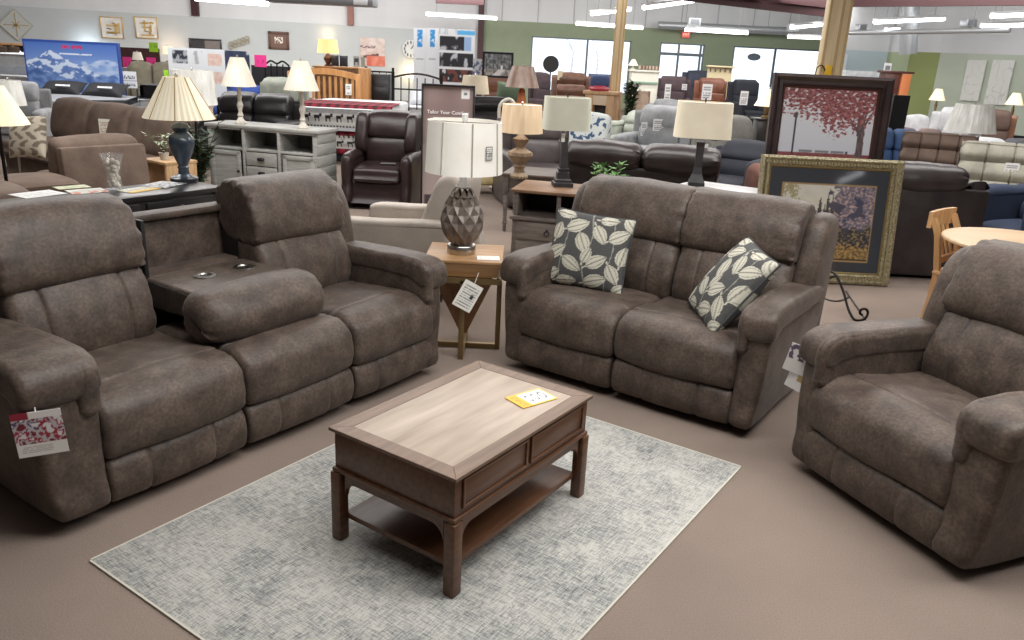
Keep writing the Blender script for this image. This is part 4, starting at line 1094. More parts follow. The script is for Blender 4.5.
for q in (-.23, .23): MB().box((q * wm * .68, -.02, .45), (.035, dpt - .06, .76), .002).build('divider', GRW, t)
MB().box((0, -.01, .585), (wm - .1, dpt - .06, .025), .002).build('bay_shelf', GRW, t)
for sx in (-1, 0, 1):
    MB().box((sx * wm * .325, -dpt / 2 + .02, hm - .045), (wm * .30, .02, .02), .002).build('rail', GRW, t)
    xs = sx * wm * .325; wd = wm * .27
    if sx:
        d = MB(); frame = ((0, .20, wd, .035), (0, -.20, wd, .035)); yy = -dpt / 2 + .015
        d.box((xs, yy + .006, .335), (wd, .015, .44)); 
        for dz in (-.205, .205): d.box((xs, yy, .335 + dz), (wd, .022, .045), .003)
        for dx in (-1, 1): d.box((xs + dx * (wd / 2 - .022), yy, .335), (.045, .022, .45), .003)
        d = d.build('door', GRW, t); MB().cyl((0, 0, 0), .012, .03, 10, Tr(xs - sx * (wd / 2 - .025) * 1, yy - .02, .34) @ Rx(PI / 2)).build('knob', BLACKP, d)
    else:
        for k in range(3):
            yy = -dpt / 2 + .015; zc = .49 - k * .155
            d = MB().box((xs, yy, zc), (wd, .022, .145), .004).build('drawer', GRW, t)
            MB().puff([(-.02, -.012), (-.028, .0), (-.02, .014), (0, .018), (0, -.008)], -.045, .045, er=.02, crown=.002, n=4, k=3, M=Tr(xs, yy - .01, zc)).build('cup_handle', BLACKP, d)
def turned(k):
    """candlestick outline scaled to height k"""
    q = [(.0, 0), (.062, 0), (.064, .02), (.050, .035), (.034, .06), (.024, .085), (.034, .105), (.026, .125), (.020, .16), (.030, .20), (.036, .23), (.026, .26), (.020, .30), (.028, .33), (.022, .36), (.018, .42), (.026, .45), (.016, .48), (.0, .48)]
    return [(r, z / .48 * k) for r, z in q]
for (u, v, lab) in ((241, 124, 'white turned candlestick lamp with pleated shade on the left of the grey console'), (303, 129, 'white turned candlestick lamp with pleated shade nearer the right end of the grey console')):
    p = at(u, v, z=hm); lamp(lab, (p.x, p.y, hm), turned(.44), WHTURN, (.185, .075, .41, .715), PLEAT, pleat=.018, n=64, group='candlestick lamps on the grey console')
# clear drum lamp behind the blue one
Yd = 8.6; zb, ztp = zz(192, 104, Yd), zz(192, 70, Yd); xd = gp(193, Yd, (zb + ztp) / 2)
lamp('plastic wrapped white drum shade on a thin floor lamp behind the cream pleated lamp', (xd, Yd, 0), [(0, 0), (.14, 0), (.14, .015), (.03, .03), (.013, .05), (.013, zb - .02), (0, zb - .02)], BLACKP, (.235, .205, zb, ztp), PLASTIC, name='floor_lamp')
# ================================================================ far left
t = lamp('warm lit cream lamp cut by the left picture edge', (gp(-6, 6.6, 1.2), 6.6, 0), [(0, 0), (.13, 0), (.13, .02), (.02, .04), (.014, .1), (.014, .95), (.022, .98), (0, 1.0)], IRON, (.23, .08, zz(0, 124, 6.6), zz(0, 86, 6.6)), LITCREAM, name='floor_lamp', pleat=.012, n=56)
lamp('plastic wrapped pale shade behind the lit lamp at the left picture edge', (gp(8, 8.6, 1.2), 8.6, 0), [(0, 0), (.12, 0), (.12, .02), (.014, .04), (.014, 1.0), (0, 1.0)], STEEL, (.15, .12, zz(8, 105, 8.6), zz(8, 80, 8.6)), PLASTIC, name='floor_lamp')
soft('recliner', 'pale grey recliner behind the lamps at the left picture edge', 'recliner', 18, 12.2, R(20), .8, 1, GREYF, H=.98, style='two')
# mattress display with the mountain headboard
Yh = 15.3
def mountain(u, v):
    ridge = .80 - abs(u - .28) * .72 + .07 * fbm(u * 5, 1, 3); r2 = .40 + .10 * math.sin(u * 8 + 1) - .30 * max(0, u - .6) + .06 * fbm(u * 9, 7, 1)
    sky = mixc((150, 178, 226), (40, 76, 160), (v - .4) * 1.6)
    if v > .96 or u < .015 or u > .985: return (44, 74, 150)
    if .40 < u < .62 and .855 < v < .915 and nz(u * 55, v * 25, 2) > -.1: return (196, 52, 96)
    if .38 < u < .72 and .755 < v < .785: return (222, 228, 240) if nz(u * 70, v * 30, 5) > -.35 else sky
    n = fbm(u * 9 + v * 5, v * 9 - u * 4, 4, 5)
    if v < r2: c = mixc((46, 76, 140), (120, 150, 206), .5 + n)
    elif v < ridge: c = (222, 230, 244) if n > .05 - .6 * (v - .45) else mixc((70, 100, 164), (122, 150, 204), .5 + n)
    elif v < .66 + .12 * nz(u * 4, 3) and u > .6 and n > -.2: c = mixc((120, 150, 204), (196, 208, 232), .5 + n)
    else: c = sky
    c = mixc(c, (150, 178, 222), .22 + .25 * max(0, nz(u * 3, v * 3, 8)))
    if v < .08: c = mixc(c, (60, 86, 140), .5)
    return c
hb = board('headboard_display', 'blue headboard panel printed with snowy mountains above the grey mattress', 'headboard', 27.5, 41, 121, 97, Yh, mountain, 110, 80, th=.10)
q0, q1 = gp(32, 14.9, .6), gp(136, 14.9, .6)
t = thing('display_bed', 'grey quilted mattress on its base below the mountain headboard', 'bed', ((q0 + q1) / 2, 14.12, 0), R(-3))
wb = q1 - q0
MB().puff([(-1.0, .42), (-1.03, .5), (-1.0, .66), (-.9, .69), (.9, .69), (1.0, .66), (1.02, .5), (1.0, .42)], -wb / 2, wb / 2, er=.06, n=6, k=4, wr=.01).build('mattress', mat('grey_ticking', (128, 130, 136), .8, c2=(148, 150, 155), scale=30), t)
MB().box((0, 0, .21), (wb - .06, 1.96, .42), .03).build('bed_base', mat('dark_base', (40, 42, 50), .8), t)
for (u, lab) in ((64, 'left black pillow on the grey mattress under the mountain headboard'), (106, 'right black pillow on the grey mattress under the mountain headboard')):
    o = MB().pillow(.74, .40, .20, n=14).build('bed_pillow', mat('black_pillow', (26, 26, 32), .7)); o.location = (gp(u, 14.75, .8), 14.72, .80); o.rotation_euler = (R(-62), 0, 0); tag(o, lab, 'pillow', 'black pillows on the display bed')
    card('pillow_label', lab.replace('black pillow on', 'pillow label on').replace('left', 'white woven left').replace('right', 'white woven right'), 'label', (gp(u, 14.6, .85), 14.56, .862), .26, .035, (R(-40), 0, 0), lambda u, v: (220, 220, 224) if nz(u * 30, v * 8) > -.3 else (30, 30, 36), 20, 3)
# ================================================================ left wall: decor and things against it
def on_wall(name, label, cat, u0, v0, u1, v1, fn, nx=24, ny=24, group=None, frame=None, off=.07, th=.03, m=None):
    """flat piece hanging on the left wall, filling the given outline"""
    um, vm = (u0 + u1) / 2, (v0 + v1) / 2
    a, b_ = wallpt(u0, vm, off), wallpt(u1, vm, off); c0, c1 = wallpt(um, v1, off), wallpt(um, v0, off)
    w = (b_ - a).length * (1 if True else 1); w = math.hypot(b_.x - a.x, b_.y - a.y); h = c1.z - c0.z; c = wallpt(um, vm, off)
    aw = math.atan2(LB.y - LA.y, LB.x - LA.x)
    o = card(name, label, cat, c, w, h, (0, 0, aw), fn, nx, ny, m, group, th)
    if frame:
        fw, fm = frame; b = MB()
        for sx in (-1, 1): b.box((sx * (w / 2), -.02, 0), (fw, .05, h + fw), .004)
        for sz in (-1, 1): b.box((0, -.02, sz * h / 2), (w + fw, .05, fw), .004)
        b.build('frame', fm, o)
    return o, w, h
GOLDT = mat('gold_strip', (186, 156, 96), .35, .7)
def square_art(label, u0, v0, u1, v1):
    o, w, h = on_wall('wall_art', label, 'wall art', u0, v0, u1, v1, lambda u, v: mixc((214, 214, 210), (238, 236, 232), .5 + nz(u * 6, v * 6)), 10, 10, 'square wall art panels with gold strips', (.03, GOLDT))
    b = MB(); random.seed(int(u0))
    for k in range(7):
        x = (random.random() - .5) * w * .8; z = (random.random() - .5) * h * .8; L = random.uniform(.3, .6) * h
        if k % 2: b.box((x, -.04, z * .3), (.045, .03, L))
        else: b.box((x * .3, -.04, z), (L, .03, .045))
    for k in range(5): b.lathe([(0, -.02), (.06, 0), (0, .02)], ((random.random() - .5) * w * .6, -.05, (random.random() - .5) * h * .6), 7, cap=False)
    b.build('gold_strips', GOLDT, o)
square_art('left of the two square white and gold wall panels above the mountain headboard', 101.5, 17.5, 123, 38); square_art('right of the two square white and gold wall panels above the mountain headboard', 136, 17.5, 157.5, 38)
# diamond decor
c = wallpt(17, 25, .1); aw = math.atan2(LB.y - LA.y, LB.x - LA.x); r = (wallpt(34, 25, .1) - c).length
t = thing('wall_decor', 'large white diamond wall ornament with a gold starburst at the far left', 'wall art', c, aw)
MB().box((0, 0, 0), (r * 1.38, .04, r * 1.38), 0, Ry(PI / 4)).build('diamond_panel', mat('ornament_white', (200, 203, 200), .7), t)
b = MB()
for k in range(8): b.bar((0, -.03, 0), (math.sin(k * PI / 4) * r * (.75 if k % 2 == 0 else .3), -.03, math.cos(k * PI / 4) * r * (.75 if k % 2 == 0 else .3)), .018)
b.lathe([(0, -.03), (.08, 0), (0, .03)], (0, -.04, 0), 10, cap=False); b.build('starburst', GOLDT, t)
b = MB()
for a, b2 in ((0, 1), (1, 2), (2, 3), (3, 0)):
    q = [(0, r), (r, 0), (0, -r), (-r, 0)]; b.bar((q[a][0] * .97, -.03, q[a][1] * .97), (q[b2][0] * .97, -.03, q[b2][1] * .97), .016)
b.build('edge_strip', mat('pale_gold', (200, 190, 164), .5, .3), t)
# shelf with baskets, stacked mattresses at the far left
Yq = 21.5; xa, xb = wbox(-30, 27, Yq, 1.5); za, zb_ = zz(0, 56, Yq), zz(0, 42.5, Yq)
t = thing('bookcase_headboard', 'brown wooden headboard with open cubbies at the far left above white mattresses', 'headboard', ((xa + xb) / 2, Yq, 0), 0)
BRW = mat('ginger_wood', (142, 106, 70), .55, c2=(164, 124, 84), scale=3, stretch=(1, 8, 8)); w = xb - xa
MB().box((0, .16, zb_ / 2), (w, .04, zb_)).build('back_board', BRW, t)
MB().box((0, 0, zb_ - .03), (w, .34, .05), .005).build('top_board', BRW, t); MB().box((0, 0, za), (w, .34, .05), .005).build('shelf_board', BRW, t)
for k in range(6): MB().box((-w / 2 + w * k / 5, .0, (za + zb_) / 2), (.05, .32, zb_ - za)).build('divider', BRW, t)
for sx in (-1, 1): MB().box((sx * (w / 2 - .04), 0, za / 2), (.06, .32, za)).build('leg', BRW, t)
for k in range(3): tag(MB().puff([(-.13, 0), (-.14, .12), (-.12, .22), (.12, .22), (.13, .1), (.13, 0)], -.15, .15, er=.04, n=3, k=3, M=Tr(xb - .28 - k * .31, Yq - .02, za + .03)).build('storage_basket', mat('dark_basket', (72, 58, 48), .8)), ['dark basket at the right end of the far left wooden cubbies', 'dark basket second from the right in the far left wooden cubbies', 'dark basket third from the right in the far left wooden cubbies'][k], 'basket', 'baskets in the cubbies')
def mattress(label, u0, u1, Y, z0, th, D, m, group=None, name='mattress', rz=0, base=None):
    xa, xb = wbox(u0, u1, Y, z0 + th); w = xb - xa
    o = MB().puff([(-D / 2 + .04, 0), (-D / 2, .04), (-D / 2, th - .04), (-D / 2 + .05, th), (D / 2 - .05, th), (D / 2, th - .04), (D / 2, .04), (D / 2 - .04, 0)], -w / 2, w / 2, er=.05, crown=0, n=3, k=3).build(name, m)
    if base:
        t = thing('display_bed', label, 'bed', ((xa + xb) / 2, Y + D / 2, 0), rz); o.parent = t; o.location = (0, 0, z0)
        MB().box((0, 0, z0 / 2), (w - .06, D - .06, z0 - .005), .02).build('bed_base', base, t); return t
    o.location = ((xa + xb) / 2, Y + D / 2, z0); o.rotation_euler.z = rz; return tag(o, label, 'mattress', group)
WMAT = mat('mattress_white', (224, 226, 228), .8, c2=(208, 211, 215), scale=20); DARKB = mat('bed_base_dark', (38, 38, 46), .8); BLKM = mat('mattress_black', (34, 34, 40), .75)
mattress('white pillow top mattress under the wooden cubbies at the far left', -30, 29, 19.2, .62, .60, 1.9, WMAT, base=DARKB)
for k, (u, lab) in enumerate(((8, 'left grey pillow on the far left white mattress'), (25, 'right grey pillow on the far left white mattress'))):
    o = MB().pillow(.55, .34, .18, n=10).build('bed_pillow', mat('grey_pillow', (136, 140, 146), .8)); o.location = (gp(u, 16.9, .95), 16.9, .965); o.rotation_euler = (R(-66), 0, 0); tag(o, lab, 'pillow', 'grey pillows on the far left mattress')
mattress('white thick mattress lying lower at the far left picture edge', -30, 30, 16.4, .55, .34, 1.9, WMAT, base=mat('grey_base', (120, 122, 128), .8))
# brown headboard panel with paper signs
PINK = (228, 60, 140); LIME = (166, 224, 60)
board('bed_headboard', 'dark red brown upholstered headboard between the mountain panel and the white display board', 'headboard', 121.5, 48, 160, 69, 19.6, lambda u, v: mixc((66, 40, 40), (80, 50, 48), .5 + nz(u * 8, v * 5)), 12, 8, stand=BLACKW)
def note(lab, u0, v0, u1, v1, Y, c):
    return board('paper_sign', lab, 'paper sign', u0, v0, u1, v1, Y, lambda u, v: mixc(c, tuple(q * .6 for q in c), 1 if (.2 < u < .8 and .3 < v < .7 and nz(u * 12, v * 6, c[0]) > .25) else 0), 14, 14, th=.004, group='bright paper sale signs')
note('pink paper sign left of the tiny lamp on the brown headboard', 123, 57, 132, 70, 19.3, PINK); note('pink paper sign right of the tiny lamp on the brown headboard', 146.5, 57.5, 156, 67, 19.3, PINK)
note('lime green paper sign at the top right corner of the brown headboard', 149, 42.5, 158, 52, 19.5, LIME); note('lime green paper sign beside the white display board', 164, 70, 168.5, 80, 15.8, LIME)
note('bright pink paper sign right of the left candlestick lamp shade', 254.5, 55, 266.5, 67, 16.6, PINK)
# small lamp on a mirrored chest
Yk = 18.6; xk = gp(138, Yk, 1.2); zk = zz(138, 68, Yk)
t = thing('mirrored_chest', 'small silver chest under the tiny cream lamp by the pink signs', 'chest', (xk, Yk, 0)); MB().box((0, 0, zk / 2), (.62, .4, zk), .01).build('carcass', mat('silver_chest', (160, 164, 168), .3, .4), t)
for k in range(3): MB().box((0, -.205, zk * (.2 + .3 * k)), (.56, .015, zk * .25), .004).build('drawer', mat('silver_drawer', (186, 190, 194), .25, .4), t)
lamp('tiny cream table lamp on the silver chest between two pink signs', (xk, Yk, zk), [(0, 0), (.07, 0), (.07, .02), (.03, .04), (.05, .1), (.02, .16), (0, .17)], STEEL, (.12, .08, .17, zz(138, 52, Yk) - zk), PLEAT, seg=12, n=20)
board('price_board', 'white price board with two rows of dark figures above the black mattresses', 'sign', 122.5, 71.5, 136.5, 88, 15.95, lambda u, v: (70, 72, 76) if ((.55 < v < .75 or .12 < v < .32) and .1 < u < .9 and nz(u * 14, v * 9, 5) > .0) else ((180, 184, 188) if abs(v - .45) < .03 else (232, 234, 236)), 28, 30, stand=STEEL)
soft('reclining_sofa', 'olive grey sofa seat behind the stacked black mattresses near the tiny lamp', 'sofa', 151, 17.0, R(10), 1.15, 2, OLIVEF, H=1.22, style='pillow', ah=.7, aw=.12)
mattress('black mattress topping the stack beside the white display board', 141, 168, 13.45, .785, .22, 1.5, BLKM, 'stacked display mattresses'); mattress('white and grey mattress in the middle of the stack beside the white display board', 139, 166, 13.4, .615, .165, 1.6, WMAT, 'stacked display mattresses'); mattress('blue grey mattress at the bottom of the stack beside the white display board', 136, 162, 13.3, .36, .25, 1.75, mat('slate_mattress', (84, 88, 102), .8), base=DARKB)
# white fabric sample board
def samples(u, v):
    for (a, b_, c0, c1, k) in ((.08, .34, .70, .95, 0), (.40, .62, .70, .95, 1), (.70, .95, .68, .92, 2), (.70, .95, .30, .55, 2), (.40, .64, .30, .52, 1), (.08, .32, .30, .55, 1)):
        if a < u < b_ and c0 < v < c1:
            n_ = fbm(u * 11, v * 9, k)
            return ((52, 56, 66) if n_ > -.05 else (170, 174, 180)) if k == 0 else ((172, 174, 178) if n_ > .2 else (222, 224, 226)) if k == 1 else mixc((214, 176, 160), (226, 208, 200), .5 + n_)
    return (222, 225, 229)
board('display_board', 'white fabric sample board with small pictures behind the clear drum lamp', 'display board', 169.5, 48.5, 225.5, 98, 15.2, samples, 56, 50, stand=STEEL)
o, w, h = on_wall('wall_shelf', 'black and grey brown wall box above the white fabric sample board', 'wall art', 190, 39.5, 221, 49, lambda u, v: (30, 28, 30) if u < .46 else mixc((110, 100, 96), (128, 118, 112), .5 + nz(u * 20, v * 8)), 24, 8, frame=(.05, BLACKW))
# coiled metal wall sculpture
c = wallpt(239.5, 44, .12); t = thing('wall_sculpture', 'tan wire ring sculpture on the wall above the navy headboard', 'wall art', c, aw); b = MB()
for k in range(5):
    for q in range(2):
        a0 = Vector((-.27 + k * .13, -.03 * q, -.10 + k * .05 + (.09 if q else 0))); b.tube([a0 + Vector((.07 * math.cos(i / 10 * 2 * PI), 0, .07 * math.sin(i / 10 * 2 * PI))) for i in range(10)], .014, 5, closed=True)
b.build('rings', mat('tan_wire', (168, 156, 126), .5, .3), t)
# glowing lamp beside the sample board
Yk = 22; xk = gp(167.5, Yk, 1.6); zk = zz(167, 62, Yk)
t = thing('nightstand', 'dark nightstand under the bronze lamp beside the sample board', 'nightstand', (xk, Yk, 0)); MB().box((0, 0, zk / 2), (.6, .45, zk), .01).build('carcass', mat('grey_nightstand', (96, 92, 90), .5), t)
for k in range(2): MB().box((0, -.23, zk * (.3 + .4 * k)), (.52, .02, zk * .34), .004).build('drawer', mat('grey_drawer', (112, 108, 104), .5), t)
lamp('dim bronze lamp left of the sample board with light spilling up the wall', (xk, Yk, zk), [(0, 0), (.08, 0), (.08, .02), (.02, .05), (.02, .2), (0, .2)], BRASS, (.15, .12, .2, zz(169, 46, Yk) - zk), mat('peach_shade', (216, 186, 160), .8, emit=.35, ecol=(255, 206, 160)), seg=12, n=24)
# navy headboard, blue sofa under it
def rounded(u, v): return (44, 54, 76)
board('bed_headboard', 'navy blue headboard panel with a lighter arched top behind the left candlestick lamp', 'headboard', 225.5, 51, 250, 92, 16.2, lambda u, v: (190, 192, 194) if (v > .93 and (u < .06 or u > .9)) else mixc((40, 48, 70), (54, 66, 92), .5 + nz(u * 6, v * 4)), 16, 20, stand=BLACKW)
soft('armchair', 'royal blue armchair low behind the left candlestick lamp', 'armchair', 243, 15.2, R(8), .9, 1, fabric('royal_blue', (34, 58, 120)), H=.95, style='two')
board('bed_headboard', 'black slim headboard with a low scalloped metal top right of the pink sign', 'headboard', 252, 66, 291, 92, 17.4, lambda u, v: (38, 38, 42), 4, 4, stand=BLACKW)
t = thing('metal_headboard', 'dark scrolled metal headboard rail right of the bright pink sign', 'headboard', (gp(277, 17.0, 1.3), 17.0, 0)); zt_ = zz(277, 61, 17.0); b = MB(); w = 24 * px(17)
b.tube([tuple(q) for q in catmull([(-w / 2, 0, zt_ - .08), (-w / 4, 0, zt_), (0, 0, zt_ - .05), (w / 4, 0, zt_), (w / 2, 0, zt_ - .08)], 4, closed=False)], .02, 6); b.build('top_rail', IRON, t)
for sx in (-1, -.5, 0, .5, 1): MB().tube([(sx * w / 2, 0, 0), (sx * w / 2, 0, zt_ - .06)], .014, 6).build('upright', IRON, t)
soft('recliner', 'grey green recliner with a rounded high back between the candlestick lamps', 'recliner', 272, 13.6, R(-12), .95, 1, SAGEF, H=1.17, style='two')
# black leather sofa in front
soft('leather_sofa', 'black leather sofa behind the grey media console', 'sofa', 248, 11.9, R(-6), 1.42, 2, BLKL, H=1.0, style='two', ah=.66, group=None)
# framed pictures on the left wall
on_wall('framed_picture', 'small square picture in a brown frame on the pale wall', 'picture', 269.5, 33, 287.5, 48, lambda u, v: (232, 226, 216) if (.28 < u < .72 and .3 < v < .72 and nz(u * 9, v * 9, 4) > -.1) else (112, 78, 62), 24, 24, frame=(.09, mat('brown_frame', (92, 62, 48), .5)))
on_wall('framed_picture', 'unframed red and white abstract canvas on the pale wall right of the glowing lamp', 'picture', 360, 38, 384.5, 66, lambda u, v: mixc((206, 98, 74), (228, 150, 126), .5 + nz(u * 4, v * 4)) if (v < .36 and u > .25) else ((96, 60, 62) if (.28 < v < .45 and .1 < u < .75 and abs(v - .28 - .14 * u) < .07) or (.62 < v < .73 and u < .62 and nz(u * 9, v * 26) > -.1) else mixc((226, 214, 208), (206, 180, 170), .5 + fbm(u * 3, v * 5))), 30, 34)
# clock
c = wallpt(410, 49, .12); t = thing('wall_clock', 'round white wall clock half hidden by the white appliance panels', 'clock', c, aw); r = (wallpt(410, 40, .12) - c).length
MB().lathe([(0, -.02), (r, -.02), (r, .02), (0, .02)], seg=28, M=Rx(PI / 2), cap=False).build('clock_face', mat('clock_white', (226, 228, 226), .5), t)
for k in range(12): MB().box((math.sin(k * PI / 6) * r * .74, -.03, math.cos(k * PI / 6) * r * .74), (.05, .01, .10), 0).build('hour_mark', mat('clock_mark', (110, 112, 112), .5), t)
MB().bar((0, -.035, 0), (.10, -.035, .13), .025).build('hand', BLACKP, t)
# light spilling on the wall
def glow(u, v, off, power, col, r=.05):
    p = wallpt(u, v, off); l = bpy.data.lights.new('wall_glow', 'POINT'); l.energy = power; l.color = col; l.shadow_soft_size = r
    o = bpy.data.objects.new('wall_glow', l); COL.objects.link(o); o.location = p
glow(88, 44, .35, 8, (.75, .9, 1)); glow(172, 46, .4, 6, (1, .68, .42)); glow(328, 34, .35, 4, (1, .78, .45)); glow(410, 72, .3, 12, (1, .76, .35))

# ================================================================ slatted oak bed with the moose quilt
PINE = mat('golden_oak', (182, 128, 76), .45, c2=(204, 150, 96), scale=3, stretch=(8, 8, 1.2), lo=.3, hi=.7)
Yb = 15.4; xa, xb = wbox(288, 361, Yb, 1.0); w = xb - xa; zt_ = zz(325, 68, Yb)
t = thing('slatted_headboard', 'golden oak slatted headboard with arched rail behind the moose quilt bed', 'headboard', ((xa + xb) / 2, Yb, 0))
for sx in (-1, 1): MB().box((sx * (w / 2 - .05), 0, zt_ * .47), (.09, .07, zt_ * .94), .008).build('post', PINE, t)
b = MB(); N = 10
b.rings([[(-w / 2 + w * i / N, y_, zt_ - .10 - .0 + .10 * math.sin(PI * i / N) - dz) for (y_, dz) in ((-.03, 0), (.03, 0), (.03, .11), (-.03, .11))] for i in range(N + 1)]); b.build('top_rail', PINE, t)
MB().box((0, 0, .62), (w - .1, .05, .1), .005).build('lower_rail', PINE, t)
for k in range(11): MB().box((-w / 2 + .1 + (w - .2) * (k + .5) / 11, 0, (zt_ - .16 + .62) / 2), (.045, .03, zt_ - .16 - .60)).build('slat', PINE, t)
board('price_tag', 'white price tag hanging on the oak slatted headboard', 'price tag', 345.5, 84, 351.5, 95, Yb - .08, lambda u, v: textlines(u, v, 5, (120, 116, 110)), 10, 12, th=.004)
Yq = 12.7; xa, xb = wbox(297, 391.5, Yq, .7); wq = xb - xa; zq = .88
t = thing('quilt_bed', 'bed behind the burgundy recliner holding the moose quilt', 'bed', ((xa + xb) / 2, Yq, 0))
MB().box((0, 1.05, .24), (wq - .1, 1.95, .46), .02).build('bed_base', DARKB, t)
MB().puff([(.08, .48), (.05, .56), (.05, .72), (.12, zq - .02), (2.0, zq - .02), (2.05, .7), (2.05, .5)], -wq / 2 + .03, wq / 2 - .03, er=.05, crown=0, n=4, k=3).build('mattress', WMAT, t)
def moose_at(x, y):
    """solid animal outline in a unit cell: body, legs, head, antlers"""
    if .22 < x < .72 and .42 < y < .66: return True
    if .36 > x > .25 and .15 < y < .5: return True
    if .70 > x > .60 and .15 < y < .5: return True
    if .70 < x < .90 and .52 < y < .76 and y > .2 + x * .38: return True
    if .60 < x < .98 and .80 < y < .92 and math.sin(x * 60) > -.5: return True
    return False
def quilt(co):
    s = co.y if co.z > zq - .001 else None
    # arc length down from the top fold
    a = (zq - co.z) + max(0, .06 - 0) if co.y <= .05 else -(co.y - .05)
    q = co.x / .17
    def plaid(x, y):
        k = (int(math.floor(x * 14)) % 2) + (int(math.floor(y * 14)) % 2); return ((30, 22, 26), (98, 26, 38), (158, 34, 52))[k]
    if a < -.95: return (220, 218, 214)
    if a < .12: return plaid(co.x, a)
    a -= .08
    if a < .06: return (206, 204, 200) if (co.x * 20) % 1 < .7 else (50, 46, 48)
    if a < .29:
        yy = 1 - (a - .06) / .23; return (36, 34, 38) if moose_at(q % 1, yy * 1.1 - .05) else (214, 213, 208)
    if a < .33: return (206, 204, 200) if (co.x * 20) % 1 < .5 else (60, 50, 52)
    if a < .44: return plaid(co.x, a)
    if a < .48: return (214, 212, 206) if (co.x * 14) % 1 < .6 else (70, 66, 70)
    if a < .64:
        yy = 1 - (a - .48) / .16; return (36, 34, 38) if moose_at(q % 1, yy) else (210, 209, 204)
    return plaid(co.x, a)
b = MB(); rows_ = []
path = [(1.1 - i * .035, zq + .006) for i in range(31)] + [(.045, zq - .0), (.03, zq - .02)] + [(.02 - .012 * math.sin(i * .6), zq - .02 - .0125 * i) for i in range(1, 60)]
b.grid(190, len(path) - 1, lambda u, v: ((u - .5) * (wq + .02), path[int(round(v * (len(path) - 1)))][0] - .01 * math.sin(u * 40) * max(0, (v - .4)), path[int(round(v * (len(path) - 1)))][1] - .0 * u))
o = b.build('quilt', PAINT, paint=quilt); o.location = ((xa + xb) / 2, Yq, 0); tag(o, 'red plaid and white quilt with rows of black moose draped over the bed', 'quilt')
# dresser with glowing lamp behind
Yd = 20.5; xa, xb = wbox(316, 363, Yd, 1.2); zd = zz(340, 67.5, Yd); w = xb - xa
t = thing('tall_dresser', 'orange oak dresser behind the slatted headboard with the glowing lamp on it', 'dresser', ((xa + xb) / 2, Yd, 0)); OAKD = mat('shaded_oak', (112, 76, 44), .5, c2=(132, 92, 56), scale=3, stretch=(8, 8, 1.2)); MB().box((0, 0, zd / 2), (w - .04, .5, zd), .01).build('carcass', OAKD, t); MB().box((0, 0, zd), (w + .04, .56, .04), .005).build('top', PINE, t)
for k in range(4):
    for sx in (-1, 1): MB().box((sx * w * .24, -.255, zd * (.14 + .24 * k)), (w * .44, .02, zd * .2), .004).build('drawer', OAKD, t)
zl = zd + .02
lamp('glowing yellow lamp with a round brown base on the oak dresser', (gp(328, Yd, 1.6), Yd, zl), [(0, 0), (.09, 0), (.09, .03), (.05, .05), (.10, .14), (.11, .19), (.06, .26), (.03, .30), (0, .30)], mat('brown_glaze', (84, 52, 40), .3), (.26, .22, .30, zz(328, 39.5, Yd) - zl), LITWARM, seg=16, n=30)
for (u0, u1, lab) in ((331, 339, 'left of two charcoal cushions standing on the oak dresser'), (339.5, 348, 'right of two charcoal cushions standing on the oak dresser')):
    c = at((u0 + u1) / 2, 61, Y=Yd - .05); o = MB().pillow((u1 - u0) * px(Yd), .26, .14, n=8).build('cushion', CHARF); o.location = (c.x, Yd - .05, zl + .135); tag(o, lab, 'cushion', 'charcoal cushions on the dresser')
board('photo_frame', 'silver photo frame standing on the oak dresser right of the charcoal cushions', 'photo frame', 353.5, 56.5, 359.5, 67, Yd - .1, lambda u, v: (70, 84, 84) if (.15 < u < .85 and .15 < v < .85 and not (.3 < u < .7 and .2 < v < .5)) else (190, 196, 196), 12, 14, m=PRINT, group='photo frames on the dresser'); board('photo_frame', 'narrow grey green photo frame at the right end of the oak dresser', 'photo frame', 361, 57, 365, 67, Yd - .1, lambda u, v: (176, 186, 176), 4, 4, group='photo frames on the dresser')
# black entertainment chest and iron bed right of the oak headboard
Yx = 18.6; xa, xb = wbox(369, 391, Yx, 1.0); zx = zz(380, 74, Yx); w = xb - xa
t = thing('black_chest', 'black chest between the oak headboard and the iron bed rails', 'chest', ((xa + xb) / 2, Yx, 0)); MB().box((0, 0, zx / 2), (w, .5, zx), .01).build('carcass', BLACKW, t); MB().box((0, -.26, zx * .62), (w * .9, .02, zx * .3), .005).build('drawer', BLACKW, t); MB().box((0, -.26, zx * .25), (w * .9, .02, zx * .3), .005).build('drawer', BLACKW, t)
Yo = 18.1; xa, xb = wbox(360, 370, Yo, 1.0); zo = zz(364, 68, Yo)
o = tag(MB().box(((xa + xb) / 2, Yo, zo / 2), (xb - xa, .35, zo), .01).build('oak_bed_post', PINE), 'thick golden oak board right of the slatted headboard', 'bed post')
def iron_rail(label, u0, u1, vtop, Y, dv=0, bars=5, arch=.08):
    xa, xb = wbox(u0, u1, Y, 1.0); w = xb - xa; zt_ = zz((u0 + u1) / 2, vtop, Y)
    t = thing('iron_bed_rail', label, 'bed frame', ((xa + xb) / 2, Y, 0), 0, 'black iron bed rails')
    for sx in (-1, 1): MB().tube([(sx * w / 2, 0, 0), (sx * w / 2, 0, zt_ + .04)], .03, 8).build('post', IRON, t); 
    pts = [(-w / 2 + w * i / 12, 0, zt_ - .06 + arch * math.sin(PI * i / 12)) for i in range(13)]
    MB().tube(pts, .02, 6).build('top_rail', IRON, t); MB().tube([(-w / 2, 0, zt_ - .26), (w / 2, 0, zt_ - .26)], .016, 6).build('middle_rail', IRON, t); MB().tube([(-w / 2, 0, zt_ * .35), (w / 2, 0, zt_ * .35)], .016, 6).build('lower_rail', IRON, t)
    for k in range(bars): x = -w / 2 + w * (k + 1) / (bars + 1); MB().tube([(x, 0, zt_ * .35), (x, 0, zt_ - .05)], .011, 6).build('spindle', IRON, t)
